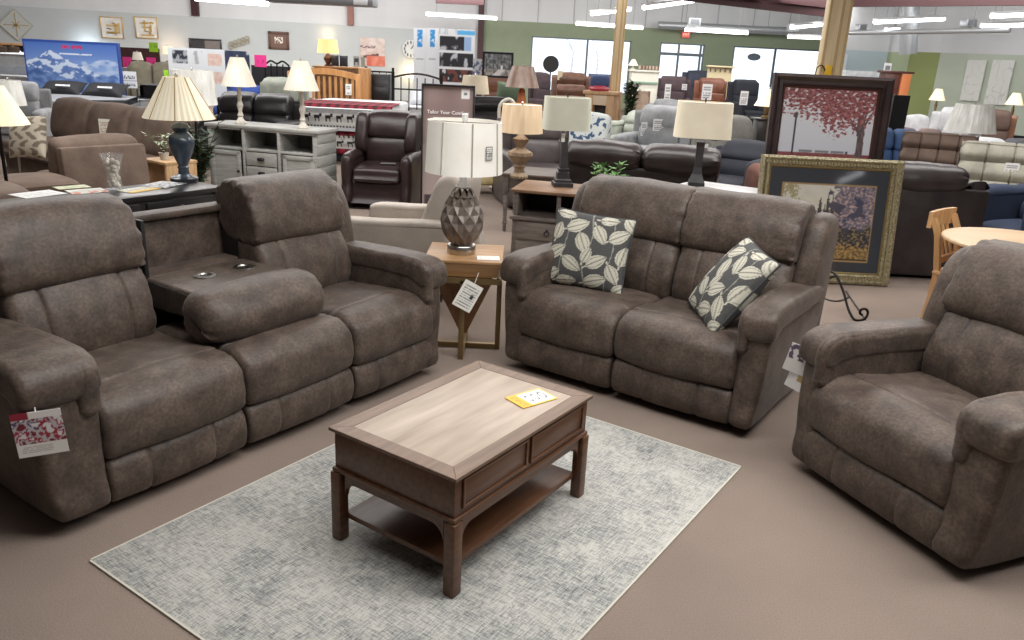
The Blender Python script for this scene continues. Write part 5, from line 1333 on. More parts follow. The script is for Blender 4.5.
iron_rail('black iron bed footboard with arched top right of the black chest', 393, 441, 75, 15.2); iron_rail('black iron rail higher and smaller behind the oak dresser end', 366, 393, 69, 19.4, arch=.0, bars=3)
mattress('white mattress behind the iron footboard near the appliance panels', 398, 440, 15.6, .42, .30, 1.6, WMAT, base=DARKB)
o = MB().pillow(.5, .3, .2, n=10).build('bed_pillow', mat('grey_bed_pillow', (196, 198, 202), .8)); o.location = (gp(421, 16.1, .85), 16.1, .86); o.rotation_euler = (R(-40), 0, 0); tag(o, 'pale pillow on the white mattress behind the iron footboard', 'pillow')
# appliance style panels
def narrow(u, v):
    if .72 < v < .98 and .25 < u < .75: return (44, 140, 206) if nz(u * 6, v * 26) > -.28 else (200, 220, 236)
    if .50 < v < .58 and .2 < u < .8 and (v * 60) % 1 > .4: return (150, 154, 160)
    return (222, 225, 231)
board('display_sign', 'left narrow white display panel with a blue vertical label near the clock', 'display panel', 413.5, 28, 426, 96, 21.5, narrow, 12, 60, group='narrow white panels with blue labels', stand=STEEL); board('display_sign', 'right narrow white display panel with a blue vertical label beside the picture grid', 'display panel', 426.5, 28, 438, 96, 21.4, narrow, 12, 60, group='narrow white panels with blue labels', stand=STEEL)
def grid_board(u, v):
    if v > .92: return (90, 176, 230) if u > .5 and v < .985 else (190, 200, 210) if nz(u * 20, v * 3) > .1 else (226, 229, 234)
    for k, (c0, c1) in enumerate(((.70, .89), (.46, .65), (.23, .42), (.02, .18))):
        if c0 < v < c1 and .03 < u < .97:
            x = (u - .03) / .94; n_ = nz(x * 7, v * 9, k)
            if k == 0 and x > .72: return (150, 180, 220) if x < .93 else (226, 229, 234)
            if k == 2: return (112, 60, 52) if n_ > .12 else (34, 32, 36) if n_ > -.35 else (200, 200, 206)
            return (28, 28, 34) if n_ > -.22 else (96, 98, 108) if n_ > -.45 else (188, 190, 198)
    return (224, 227, 233)
board('display_sign', 'wide white panel with a grid of dark appliance pictures', 'display panel', 438.5, 29, 474, 98, 21.2, grid_board, 60, 80, stand=STEEL)
# ================================================================ burgundy recliner, advertising board, beige chair
t = soft('leather_recliner', 'burgundy brown leather recliner with winged back beside the advertising board', 'recliner', 385, 9.35, R(-4), .80, 1, BURL, H=1.02, D=.86, sz=.46, ah=.60, aw=.13, style='two')
for sx in (-1, 1): MB().puff([(.02, .60), (-.02, .72), (.03, .88), (.10, 1.0), (.2, 1.01), (.33, .98), (.34, .70), (.2, .58)], sx * .29 - .07, sx * .29 + .07, er=.04, n=4, k=4, wr=.01).build('back_wing', BURL, t)
o = MB().box((0, 0, .008), (.17, .05, .016), .005).build('remote_control', mat('grey_plastic', (120, 116, 114), .4)); o.location = (gp(388, 9.1, .5), 9.12, .494); o.rotation_euler.z = R(8); tag(o, 'grey remote control on the burgundy recliner seat', 'remote')
Ya = 8.75; xa, xb = wbox(421.5, 474, Ya, 1.0); wA = xb - xa; zA = zz(448, 84.5, Ya)
t = thing('advertising_board', 'tall framed mauve advertising board with white wording between recliner and beige chair', 'sign', ((xa + xb) / 2, Ya, 0), R(0))
def advert(co):
    u, v = co.x / wA + .5, co.z / zA
    if .74 < u < .90 and .90 < v < .97: return (226, 226, 226) if not (.3 < (u - .74) / .16 < .7 and .4 < (v - .9) / .07 < .62) else (120, 120, 124)
    if v < .56:
        if v < .17 and .07 < u < .42: return (70, 58, 66) if .1 < u < .38 else (96, 84, 92)
        return mixc((176, 160, 156), (150, 134, 132), v * 1.6)
    return mixc((128, 108, 106), (150, 130, 126), .5 + .5 * math.sin(u * 9) * .5 + nz(u * 4, v * 8) * .3)
b = MB(); b.grid(60, 110, lambda u, v: ((u - .5) * (wA - .03), 0, .02 + v * (zA - .04))); b.build('poster', PRINT, t, smooth=False, paint=advert)
MB().box((0, .016, zA / 2), (wA - .01, .02, zA - .01)).build('backing', BLACKP, t); b = MB()
for sx in (-1, 1): b.box((sx * (wA / 2 - .008), 0, zA / 2), (.018, .05, zA), .003)
for z in (.009, zA - .009): b.box((0, 0, z), (wA, .05, .018), .003)
b.build('frame', BLACKP, t)
lettering('Tailor Your Comfort', .052, mat('sign_white', (236, 232, 230), .5, emit=.2), t, Tr(0, -.006, zA * .795) @ FRONT); MB().box((0, -.004, zA * .755), (wA * .55, .004, .006)).build('underline', mat('sign_white', (236, 232, 230)), t)
# beige modern armchair turned to the left
BEI = fabric('pale_greige', (170, 160, 150), (186, 176, 166), grain=.04)
c0 = at(412, 236, z=.5); t = thing('modern_armchair', 'pale greige low armchair turned left between the sofa and the advertising board', 'armchair', (gp(412, 5.9, .4), 5.9, 0), R(-104))
for sx in (-1, 1):
    MB().puff([(-.42, .08), (-.46, .3), (-.47, .50), (-.42, .56), (-.1, .575), (.36, .60), (.42, .52), (.40, .1)], sx * .33 - .075, sx * .33 + .075, er=.03, crown=.004, n=4, k=4).build('arm', BEI, t)
MB().puff([(-.40, .20), (-.44, .32), (-.38, .42), (-.1, .43), (.25, .40), (.25, .22)], -.26, .26, er=.05, crown=.015, n=6).build('seat_cushion', BEI, t)
MB().puff([(.16, .36), (.14, .5), (.26, .82), (.33, .90), (.42, .90), (.46, .82), (.40, .5), (.34, .3)], -.27, .27, er=.05, crown=.02, n=6, pucker=.01).build('back_cushion', BEI, t)
MB().box((0, 0, .10), (.62, .74, .08), .02).build('base', mat('dark_foot', (60, 54, 50), .6), t)
for sx in (-1, 1):
    for sy in (-1, 1): MB().cyl((sx * .26, sy * .32, .03), .022, .06, 10).build('foot', mat('dark_foot', (60, 54, 50), .6), t)
# tan patterned footstool
t = thing('footstool', 'small tan patterned footstool with dark legs left of the grey end table', 'footstool', (gp(484, 10.5, .3), 10.5, 0), R(8)); MB().puff([(-.2, .14), (-.21, .25), (-.18, .33), (.18, .33), (.21, .25), (.2, .14)], -.20, .20, er=.04, n=5).build('cushion', fabric('straw_weave', (168, 146, 96), (206, 188, 138), scale=26), t)
for sx in (-1, 1):
    for sy in (-1, 1): MB().box((sx * .15, sy * .15, .07), (.04, .04, .14), .004).build('leg', mat('dark_foot', (60, 54, 50), .6), t)
# ================================================================ middle: end tables, leather pair, lamps
GRYP = mat('grey_painted_wood', (96, 88, 84), .55, c2=(116, 107, 101), scale=4, stretch=(2, 2, 12), detail=5); BRTOP = mat('brown_plank_top', (112, 84, 62), .5, c2=(136, 106, 80), scale=3, stretch=(1.5, 12, 12), detail=5)
def turned_leg(x, y, h, parent, m):
    k = h / .5; MB().lathe([(0, 0), (.014, 0), (.020, .03 * k), (.016, .06 * k), (.026, .08 * k), (.018, .10 * k), (.022, .2 * k), (.030, .30 * k), (.018, .33 * k), (.028, .35 * k), (.0, .36 * k)], (x, y, 0), 14, cap=False).box((x, y, h * .86), (.055, .055, h * .29), .004).build('leg', m, parent)
t = thing('end_table', 'grey end table with turned legs holding the carved wood lamp', 'end table', (gp(538, 8.35, .55), 8.35, 0), R(-10)); zt1 = .60
MB().box((0, 0, zt1 - .015), (.64, .62, .03), .006).build('table_top', mat('dark_grey_top', (84, 72, 66), .5, c2=(102, 90, 82), scale=3, stretch=(1.5, 12, 12)), t)
for sx in (-1, 1):
    for sy in (-1, 1): turned_leg(sx * .28, sy * .27, zt1 - .03, t, GRYP)
b = MB()
for sy in (-1, 1):
    n = 8; arch = [(.25 - .5 * i / n, zt1 - .10 - .05 * abs(math.cos(PI * i / n)) ** 2) for i in range(n + 1)]
    b.prism([(-.25, zt1 - .03), (.25, zt1 - .03)] + arch, .02, Tr(0, sy * .27, 0))
for sx in (-1, 1):
    b.prism([(-.25, zt1 - .03), (.25, zt1 - .03)] + arch, .02, Tr(sx * .28, 0, 0) @ Rz(PI / 2))
b.build('apron', GRYP, t)
TW_ = mat('carved_driftwood', (142, 120, 96), .6, c2=(170, 148, 122), scale=12, detail=5)
lp = at(519, 177, z=zt1); 
lamp('carved driftwood lamp with ribbed cream drum shade on the grey end table', (lp.x, lp.y - .04, zt1), [(0, 0), (.082, 0), (.085, .02), (.072, .035), (.05, .05), (.045, .09), (.058, .11), (.046, .13), (.085, .17), (.118, .215), (.112, .245), (.07, .27), (.038, .29), (.045, .31), (.07, .345), (.072, .37), (.04, .395), (.022, .42), (0, .42)],
     TW_, (.205, .185, .43, .69), mat('cream_drum_lit', (228, 204, 172), .8, c2=(210, 182, 148), scale=4, stretch=(6, 6, .5), emit=.22, ecol=(244, 214, 176)), seg=32, n=60, pleat=.006, fl=.05)
# end table with brown top and grey drawer block
ET = thing('end_table', 'grey end table with brown plank top, open bay and a ring pull drawer', 'end table', (gp(556, 6.75, .6), 6.98, 0), R(-12)); zt2 = .655
MB().box((0, 0, zt2 - .0125), (.66, .60, .025), .004).build('table_top', BRTOP, ET)
for sx in (-1, 1): MB().box((sx * .285, 0, zt2 - .13), (.04, .54, .21), .004).build('side_panel', GRYP, ET)
MB().box((.08, -.255, zt2 - .13), (.035, .03, .21), .003).build('divider', GRYP, ET); MB().box((0, .26, zt2 - .13), (.56, .02, .21)).build('back_panel', mat('dark_inside', (50, 46, 46), .7), ET)
MB().box((0, -.02, .415), (.66, .58, .03), .006).build('bay_floor', GRYP, ET)
MB().box((0, -.01, .22), (.62, .54, .36), .006).build('carcass', GRYP, ET)
for k in range(2):
    d = MB().box((0, -.285, .31 - k * .17), (.54, .02, .15), .006).build('drawer', mat('grey_drawer_front', (108, 99, 94), .55, c2=(126, 117, 110), scale=4, stretch=(2, 2, 12)), ET)
    MB().tube([(.022 * math.cos(a), -.305 - .004, .30 - k * .17 + .022 * math.sin(a)) for a in [i / 12 * 2 * PI for i in range(12)]], .004, 6, closed=True).lathe([(0, 0), (.012, 0), (.010, .01), (0, .012)], (0, 0, 0), 10, Tr(0, -.296, .322 - k * .17) @ Rx(PI / 2)).build('ring_pull', BLACKP, d)
for sx in (-1, 1):
    for sy in (-1, 1): MB().box((sx * .28, sy * .23 - .01, .02), (.05, .05, .04), .004).build('foot', GRYP, ET)
lp = at(562, 186, z=zt2); 
BLKO = mat('black_obelisk', (48, 46, 50), .45, c2=(66, 64, 68), scale=10)
def square_lamp(label, loc, prof, m_base, sh, m_sh, rz=0, sq_shade=True):
    t = thing('table_lamp', label, 'lamp', loc, rz)
    b = MB(); b.rings([[(-r, -r, z), (r, -r, z), (r, r, z), (-r, r, z)] for r, z in prof]); b.build('lamp_base', m_base, t, smooth=False)
    MB().cyl((0, 0, (prof[-1][1] + sh[3]) / 2), .006, sh[3] - prof[-1][1], 8).build('stem', STEEL, t)
    b = MB(); n = 48; rr = []
    for f, off in ((0, 0), (.5, 0), (1, 0), (1, -.006), (0, -.006)):
        ring = []
        for i in range(n):
            a = 2 * PI * i / n; c, s_ = math.cos(a), math.sin(a); r = (sh[0] + (sh[1] - sh[0]) * f + off); k = 1 / (abs(c) ** 6 + abs(s_) ** 6) ** (1 / 6)
            ring.append((r * c * k, r * s_ * k * .72, sh[2] + (sh[3] - sh[2]) * f))
        rr.append(ring)
    b.rings(rr, cap=False); b.build('lamp_shade', m_sh, t)
    MB().tube([(-sh[1] * .95, 0, sh[3] - .008), (sh[1] * .95, 0, sh[3] - .008)], .003, 4).build('shade_spider', STEEL, t)
    MB().box((0, 0, sh[3] + .015), (.014, .014, .03), .003).build('finial', BLACKP, t); return t
OB = [(.085, 0), (.085, .035), (.07, .04), (.07, .06), (.055, .07), (.052, .12), (.040, .125), (.040, .14), (.046, .145), (.046, .155), (.034, .16), (.020, .42), (.008, .44)]
IVSH = mat('ivory_cloth_shade', (222, 222, 204), .8, c2=(208, 208, 190), scale=4, emit=.10, ecol=(230, 230, 212)); GOSH = mat('golden_cloth_shade', (232, 223, 203), .8, c2=(220, 209, 186), scale=5, emit=.22, ecol=(240, 228, 200))
square_lamp('black obelisk lamp with square ivory shade on the brown topped end table', (lp.x, lp.y, zt2), OB, BLKO, (.20, .19, .485, .755), IVSH, R(6))
board('price_tag', 'small white price tag hanging from the black obelisk lamp', 'price tag', 561.5, 133.5, 565, 142, lp.y - .06, lambda u, v: textlines(u, v, 4, (150, 150, 150)), 8, 10, th=.003)
random.seed(5); plant('small bright green leafy plant behind the loveseat left back', (gp(606, 6.72, .8), 6.72, .004), .26, .17, mat('bright_leaf', (72, 120, 56), .55, c2=(106, 152, 80), scale=9), 14, .075, .035, (.09, .66), stems=14, pm=mat('tall_dark_pot', (66, 62, 60), .6))
# leather pair seen from behind, its puffy tops
LB_ = soft('leather_loveseat', 'dark brown leather loveseat turned away with two puffy cushion tops behind the brown loveseat', 'loveseat', 645, 8.5, R(180 - 13), 1.56, 2, DKBR, H=.80, D=.9, ah=.6, aw=.16)
for c in kids(LB_):
    if c.name.startswith('back_cushion'): bpy.data.objects.remove(c)
for sx in (-1, 1):
    MB().puff([(.20, .62), (.12, .72), (.16, .85), (.28, .93), (.44, .93), (.54, .87), (.53, .77), (.46, .71), (.30, .62)], sx * .385 - .385, sx * .385 + .385, er=.09, crown=.03, n=10, pucker=.03, wr=.02, seed=sx + 3).build('headrest_cushion', DKBR, LB_)
# white topped console with black lamp
zc = .70; Yc = 7.18; xa, xb = gp(690, Yc, zc), gp(762, Yc, zc)
t = thing('white_console', 'white topped low console between the brown loveseat and the charcoal recliner', 'console table', ((xa + xb) / 2, Yc, 0), R(-34)); w = (xb - xa) * 1.15
MB().box((0, 0, zc - .015), (w, .36, .03), .004).build('table_top', mat('white_gloss_top', (206, 204, 204), .35), t); MB().box((0, 0, zc / 2), (w - .08, .30, zc - .04), .006).build('carcass', GRYP, t); MB().box((0, -.155, zc * .6), (w - .16, .015, zc * .3), .004).build('drawer', GRYP, t)
lamp_p = (gp(699, 7.12, .8), 7.2, zc)
square_lamp('slim black square lamp with golden shade standing behind the loveseat right back', lamp_p, [(.07, 0), (.07, .03), (.06, .05), (.04, .10), (.030, .16), (.034, .36), (.038, .38), (.02, .40)], BLKO, (.245, .232, .42, .72), GOSH, R(-8))
board('price_tag', 'white price tag on the stem of the slim black lamp', 'price tag', 703.5, 144, 708, 151, 7.12, flat((232, 232, 228)), 2, 2, th=.003)
# dark grey sofa behind the carved lamp, floral chair, arc lamp
soft('recliner', 'dark grey brown recliner behind the carved driftwood lamp', 'recliner', 542, 9.9, R(14), 1.0, 1, leather('slate_brown_leather', (70, 63, 63)), H=1.05, style='two', ah=.62, aw=.2)
FL = soft('accent_chair', 'blue and white floral accent chair behind the black obelisk lamp', 'armchair', 577, 10.9, R(-18), .80, 1, mat('floral_cloth', (214, 219, 216), .8, c2=(66, 92, 126), scale=15, detail=1, lo=.56, hi=.60), H=1.02, D=.8, arms=(0, 0))
soft('leather_recliner', 'black leather recliner behind the advertising board top', 'recliner', 494, 12.6, R(16), 1.0, 1, BLKL, H=1.08, style='roll', ah=.66)
soft('leather_recliner', 'black leather recliner left of the advertising board behind the burgundy one', 'recliner', 411, 11.8, R(-20), .8, 1, leather('dark_slate_leather', (58, 54, 56)), H=.86, style='two', ah=.6)
o = MB().pillow(.42, .30, .16, n=10).build('throw_pillow', mat('moss_pillow', (92, 108, 86), .8)); o.location = (gp(509, 13.0, 1.0), 13.05, 1.17); o.rotation_euler = (R(-12), R(6), 0); tag(o, 'moss green pillow on top of the black recliner behind the advertising board', 'pillow')
t = thing('arc_lamp', 'cream arched floor lamp arm behind the carved driftwood lamp', 'lamp', (gp(500, 10.9, .6), 10.9, 0)); zA_ = zz(503, 99, 10.9)
MB().lathe([(0, 0), (.13, 0), (.13, .02), (0, .02)], seg=18, cap=False).build('lamp_base', mat('cream_enamel', (214, 206, 190), .35), t); MB().tube([tuple(q) for q in catmull([(0, 0, .02), (0, 0, zA_ * .6), (-.03, 0, zA_ * .85), (0, 0, zA_ - .05), (.10, 0, zA_), (.18, 0, zA_ - .07), (.19, 0, zA_ - .16)], 6, closed=False)], .022, 8).build('arched_arm', mat('cream_enamel', (214, 206, 190), .35), t)
# oak bottle lamp with wrapped shade, cream drum lamp, dresser, framed park picture
ORW = mat('orange_teak', (176, 92, 46), .4, c2=(196, 112, 62), scale=4, stretch=(6, 6, 1)); Yl = 11.6; zl = zz(521, 108, Yl) - .02
tb = thing('lamp_table', 'small dark table under the orange teak lamp behind the carved lamp', 'side table', (gp(521, Yl, .6), Yl, 0)); MB().box((0, 0, zl - .015), (.5, .5, .03), .004).build('table_top', BLACKW, tb)
for sx in (-1, 1):
    for sy in (-1, 1): MB().box((sx * .2, sy * .2, (zl - .03) / 2), (.04, .04, zl - .03), .003).build('leg', BLACKW, tb)
lamp('orange teak wedge lamp with flared wrapped shade above the carved driftwood lamp', (gp(521, Yl, zl), Yl, zl), [(0, 0), (.075, 0), (.07, .04), (.045, .26), (.022, .29), (0, .29)], ORW, (.235, .15, .30, zz(519, 66, Yl) - zl), mat('wrapped_taupe_shade', (186, 160, 144), .3, c2=(150, 122, 108), scale=12, stretch=(1, 1, .3), bump=.5, bscale=18, emit=.05), seg=4, n=36)
Yl = 13.8; zl = .70
tb = thing('lamp_table', 'small dark table under the cream drum lamp behind the advertising board', 'side table', (gp(474, Yl, .6), Yl, 0)); MB().box((0, 0, zl - .015), (.5, .5, .03), .004).build('table_top', BLACKW, tb); MB().box((0, 0, (zl - .03) / 2), (.4, .4, zl - .03), .01).build('pedestal', BLACKW, tb)
lamp('cream drum lamp rising just behind the top of the advertising board', (gp(474, Yl, zl), Yl, zl), [(0, 0), (.08, 0), (.08, .02), (.05, .05), (.06, .2), (.03, .28), (0, .29)], BRASS, (.24, .20, zz(474, 93.5, Yl) - zl, zz(474, 75.5, Yl) - zl), mat('cream_drum', (214, 200, 178), .8, c2=(196, 182, 158), scale=5, emit=.1), seg=16, n=36)
Yd = 20.2; xa, xb = wbox(485, 513, Yd, 1.0); zd = zz(498, 78, Yd); w = xb - xa
t = thing('brown_dresser', 'reddish brown dresser below the framed park picture', 'dresser', ((xa + xb) / 2, Yd, 0)); CHERRY = mat('cherry_wood', (104, 62, 42), .4, c2=(126, 80, 56), scale=3, stretch=(1, 8, 8)); MB().box((0, 0, zd / 2), (w, .5, zd), .01).build('carcass', CHERRY, t)
for k in range(4): MB().box((0, -.255, zd * (.13 + .24 * k)), (w * .9, .02, zd * .2), .005).build('drawer', CHERRY, t)
def park(u, v):
    n_ = fbm(u * 9, v * 7, 2, 5)
    if v < .3: return (218, 216, 214) if abs(u - .55 - (v - .15) * .8) < .13 else mixc((110, 108, 104), (176, 172, 166), .5 + n_)
    c = mixc((74, 78, 82), (150, 152, 156), .5 + n_)
    if abs((u * 7) % 1 - .5) < .06 and v < .8: c = (48, 46, 50)
    if .60 < u < .68 and .2 < v < .5: c = (230, 228, 224)
    return c
frame_thing('framed_picture', 'black framed grey park picture leaning on the reddish brown dresser', 'picture', 31 * px(Yd), zz(498, 52, Yd) - zd, (gp(498, Yd, 1.6), Yd - .05, zd + .003), 0, R(4), .05, .04, BLACKW, None, park, 40, 36)
o = board('flower_box', 'small white box with blue print left of the framed park picture', 'box', 473, 59, 485, 75, 20.6, lambda u, v: (92, 110, 150) if fbm(u * 4, v * 4, 3) > .1 else (206, 210, 216), 14, 16, th=.2, stand=STEEL)
# tan tufted recliner, round black paddle, dark chairs by the left window
soft('leather_recliner', 'tan brown rolled cushion recliner in front of the left window', 'recliner', 570, 21.0, R(-6), 1.1, 1, TANL, H=1.36, style='roll', ah=.78, sz=.55)
board('price_tag', 'cream price tag on the tan rolled recliner', 'price tag', 557.5, 71, 562.5, 80, 20.4, flat((222, 210, 180)), 2, 2, th=.004)
soft('recliner', 'dark plum recliner left of the tan rolled recliner by the window', 'recliner', 546.5, 22.9, R(30), .7, 1, fabric('plum_brown', (62, 50, 54)), H=1.30, style='two', aw=.12)
t = thing('round_paddle', 'round black disc on a thin post in front of the left window', 'stand', (gp(551, 24.2, 1.6), 24.2, 0)); zp = zz(551, 64, 24.2); MB().cyl((0, 0, 0), .23, .05, 28, Tr(0, 0, zp) @ Rx(PI / 2)).build('disc', BLACKP, t); MB().cyl((0, .0, zp / 2), .02, zp - .3, 8).build('post', BLACKP, t); MB().cyl((0, 0, .01), .2, .02, 20).build('base', BLACKP, t)
# oak fireplace mantel with ornaments
Yf = 19.7; xa, xb = wbox(588, 616, Yf, .8); w = xb - xa; zf = zz(604, 91, Yf)
FPL = mat('oak_mantel', (172, 138, 102), .5, c2=(192, 158, 120), scale=3, stretch=(6, 6, 1)); t = thing('fireplace_mantel', 'light oak fireplace mantel left of the left cream column', 'fireplace', ((xa + xb) / 2, Yf, 0), R(-22))
MB().box((0, 0, zf - .04), (w + .16, .5, .08), .01).build('mantel_shelf', FPL, t)
for sx in (-1, 1): MB().box((sx * (w / 2 - .07), 0, (zf - .08) / 2), (.20, .42, zf - .08), .008).build('pilaster', FPL, t)
MB().box((0, 0, zf - .20), (w - .2, .40, .24), .005).build('frieze', mat('mantel_panel', (202, 184, 160), .5), t); MB().box((0, .1, .42), (w - .3, .2, .80)).build('firebox', mat('firebox_black', (36, 32, 32), .4), t); MB().box((0, -.02, .05), (w - .2, .4, .1), .005).build('hearth', FPL, t)
random.seed(8); b = MB()
for k in range(9): b.bar((random.uniform(-.2, .2), -.05, .14 + .06 * (k % 3)), (random.uniform(-.2, .2), .0, .16 + .07 * (k % 3)), .06, .06, .01)
b.build('log_set', mat('grey_logs', (104, 92, 80), .8), t)
t = thing('oak_cabinet', 'tall light oak cabinet with dark glass beside the left cream column', 'cabinet', (gp(613.5, 20.1, .8), 20.15, 0)); zo = zz(613, 93, 20.1); MB().box((0, 0, zo / 2), (.36, .4, zo), .01).build('carcass', FPL, t); MB().box((0, -.205, zo * .5), (.26, .015, zo * .8), .004).build('door', FPL, t)
t = thing('ornament', 'red and blue ornament on the light oak mantel', 'ornament', (gp(600, 19.6, 1.2), Yf - .02, zf)); MB().lathe([(0, 0), (.22, 0), (.25, .05), (.18, .12), (0, .13)], seg=18, cap=False).build('red_bowl', mat('red_bowl', (170, 52, 66), .5), t); MB().puff([(-.1, .1), (-.12, .3), (0, .36), (.12, .3), (.1, .1)], -.22, .22, er=.08, n=4, k=3).build('blue_cloth', mat('blue_cloth', (64, 78, 116), .8), t)
board('window_sign', 'dark blue grey panel behind the ornament under the left window', 'sign', 588, 74, 611, 90, 23.5, lambda u, v: mixc((84, 82, 100), (104, 100, 116), nz(u * 5, v * 5) + .5), 8, 6, stand=STEEL)
random.seed(21); plant('dark green column shaped topiary right of the left cream column', (gp(629, 18.6, .6), 18.6, 0), 1.12, .26, LEAFG, 46, .16, .07, (.17, .25), name='topiary', stems=12, shape='column', pm=BLACKP)
# white cabinet, shield decor, coat rack
Yw = 22.6; xa, xb = wbox(629, 656, Yw, 1.0); w = xb - xa; zw = zz(643, 71, Yw)
t = thing('white_cabinet', 'white painted cabinet with greenish rail right of the topiary', 'cabinet', ((xa + xb) / 2, Yw, 0)); PW = mat('painted_white', (220, 218, 206), .5); MB().box((0, 0, zw / 2), (w, .45, zw), .01).build('carcass', PW, t); MB().box((0, 0, zw), (w + .08, .5, .05), .01).build('top', PW, t); MB().box((0, -.235, zw * .80), (w * .96, .02, .06), .003).build('rail', mat('sage_rail', (140, 168, 150), .5), t)
for sx in (-1, 1): MB().box((sx * w * .24, -.235, zw * .38), (w * .42, .02, zw * .62), .006).build('door', PW, t)
board('framed_shield', 'cream carved figure panel standing in front of the white cabinet', 'ornament', 632, 91, 649, 119, 18.9, lambda u, v: mixc((196, 166, 146), (220, 198, 176), .5 + fbm(u * 4, v * 4, 6)) if abs(u - .5) < .46 - .15 * abs(v - .4) else (150, 122, 104), 20, 28, th=.08, stand=FPL)
o = lamp('small white lamp with flared shade on top of the white cabinet', (gp(632, Yw, 1.3), Yw, zw + .025), [(0, 0), (.07, 0), (.07, .02), (.03, .05), (.02, .12), (0, .12)], PW, (.14, .05, .10, .26), PLEAT, seg=10, n=20)
t = thing('coat_rack', 'cream wall rack with pegs standing under the sign between door and window', 'coat rack', (gp(719.5, 26.8, 1.4), 26.8, 0)); xa, xb = wbox(707.5, 732, 26.8, 1.5); w = xb - xa; za, zb_ = zz(719, 84, 26.8), zz(719, 66.5, 26.8); CRM = mat('cream_rack', (220, 204, 166), .5)
MB().box((0, 0, zb_), (w + .1, .2, .05), .005).build('top_shelf', CRM, t); MB().box((0, .06, zb_ / 2), (w, .04, zb_ - .02)).build('back_board', CRM, t)
for k in range(5): MB().cyl((-w / 2 + w * (k + .5) / 5, -.02, zb_ - .12), .02, .10, 8, Matrix.Identity(4)).build('peg', mat('dark_peg', (96, 76, 60), .5), t)
board('shelf_unit', 'wooden ledge with small brown jars above the white cabinet', 'shelf', 639, 66, 659, 69.5, 24.2, lambda u, v: (132, 92, 70) if (u * 6) % 1 > .3 else (210, 200, 186), 24, 4, th=.2, stand=STEEL)
# oval sign on the right window
b = MB(); p = at(754, 57, Y=YF - .02); b.lathe([(0, -.01), (.24, -.01), (.24, .01), (0, .01)], seg=30, M=Matrix.Diagonal((1, 1, .53, 1)) @ Rx(PI / 2), cap=False); o = b.build('oval_decal', mat('slate_oval', (104, 116, 130), .5)); o.location = p; tag(o, 'slate blue oval sign on the right window glass', 'sign')
# light grey reclining pair, sage recliner, row of recliners, charcoal recliner
soft('reclining_loveseat', 'light grey reclining loveseat with white tags beyond the golden lamp shade', 'loveseat', 678, 12.6, R(-26), 1.75, 2, GREYF, H=1.06, style='two', ah=.64, aw=.2)
soft('recliner', 'grey green recliner with square arms left of the light grey loveseat', 'recliner', 633, 14.6, R(-35), .95, 1, SAGEF, H=.86, style='two', ah=.68, aw=.22)
soft('recliner', 'light grey recliner partly hidden by the red tree picture edge', 'recliner', 741, 11.0, R(28), 1.05, 1, fabric('warm_grey_fabric', (124, 122, 117)), H=1.06, style='two', ah=.6, aw=.16)
soft('recliner', 'light grey recliner back peeking above the light grey loveseat', 'recliner', 664, 16.2, R(-20), .9, 1, GREYF, H=1.02, style='pillow')
for (u0, v0, u1, v1, Y, lab) in ((653, 119, 664, 131, 11.95, 'white price tag tilted on the light grey loveseat'), (641, 122, 647, 136, 12.2, 'black and white tag on the left side of the light grey loveseat'), (664.5, 84, 670.5, 103, 24.2, 'long white tag on the plum brown recliner of the back row'), (682, 84, 687, 90, 24.2, 'small white tag at the right of the plum brown recliner'), (702, 84, 712, 100, 24.2, 'white tag on the rust brown recliner of the back row'), (740, 91, 748, 105, 23.2, 'white tag on the near black recliner of the back row')):
    board('price_tag', lab, 'price tag', u0, v0, u1, v1, Y, lambda u, v: textlines(u, v, 5, (120, 116, 120), (228, 228, 228)), 12, 14, th=.004)
for (u, Y, m, H, w, rz, lab) in ((672, 25.0, fabric('plum_dark', (66, 52, 56)), 1.34, 1.12, -10, 'plum brown recliner at the left of the back row under the exit sign'), (714, 25.0, leather('rust_leather', (108, 68, 52)), 1.34, 1.10, 8, 'rust brown recliner in the middle of the back row'), (749, 24.0, fabric('ink_fabric', (38, 40, 48)), 1.36, 1.05, 14, 'near black recliner at the right of the back row'), (700, 27.5, fabric('slate_navy', (54, 58, 72)), 1.52, 1.2, 0, 'slate navy recliner behind the rust brown one')):
    soft('recliner', lab, 'recliner', u, Y, R(rz), w, 1, m, H=H, style='two', ah=.75, sz=.52)
soft('recliner', 'charcoal recliner with puffy arms left of the gold picture frame', 'recliner', 738, 9.6, R(-38), 1.0, 1, CHARF, H=.86, style='two', ah=.72, aw=.2)
o = MB().puff([(-.3, 0), (-.34, .2), (-.28, .36), (.2, .38), (.3, .2), (.28, 0)], -.2, .2, er=.08, n=4).build('ottoman', fabric('rust_fabric', (92, 58, 46))); o.location = (gp(762, 8.0, .5), 8.0, .42); 
t = thing('rust_chair', 'rust brown chair back showing at the left edge of the gold picture frame', 'armchair', (gp(769, 8.0, .5), 8.0, 0), 0); o.parent = t; o.location = (0, 0, .42); o.name = 'back_cushion'; MB().box((0, 0, .21), (.42, .6, .42), .04).build('base', fabric('rust_fabric', (92, 58, 46)), t)
lamp('small lit cream lamp just left of the red tree picture frame', (gp(765, 13.5, .9), 13.5, .95), [(0, 0), (.08, 0), (.08, .02), (.03, .05), (.05, .15), (.02, .22), (0, .23)], BRASS, (.21, .07, zz(764, 106, 13.5) - .95, zz(764, 89, 13.5) - .95), LITCREAM, seg=14, n=30)
tb = thing('lamp_table', 'dark table carrying the small lamp left of the red tree picture', 'side table', (gp(765, 13.5, .9), 13.5, 0)); MB().box((0, 0, .935), (.4, .4, .03), .004).build('table_top', BLACKW, tb); MB().box((0, 0, .46), (.3, .3, .92), .01).build('pedestal', BLACKW, tb)
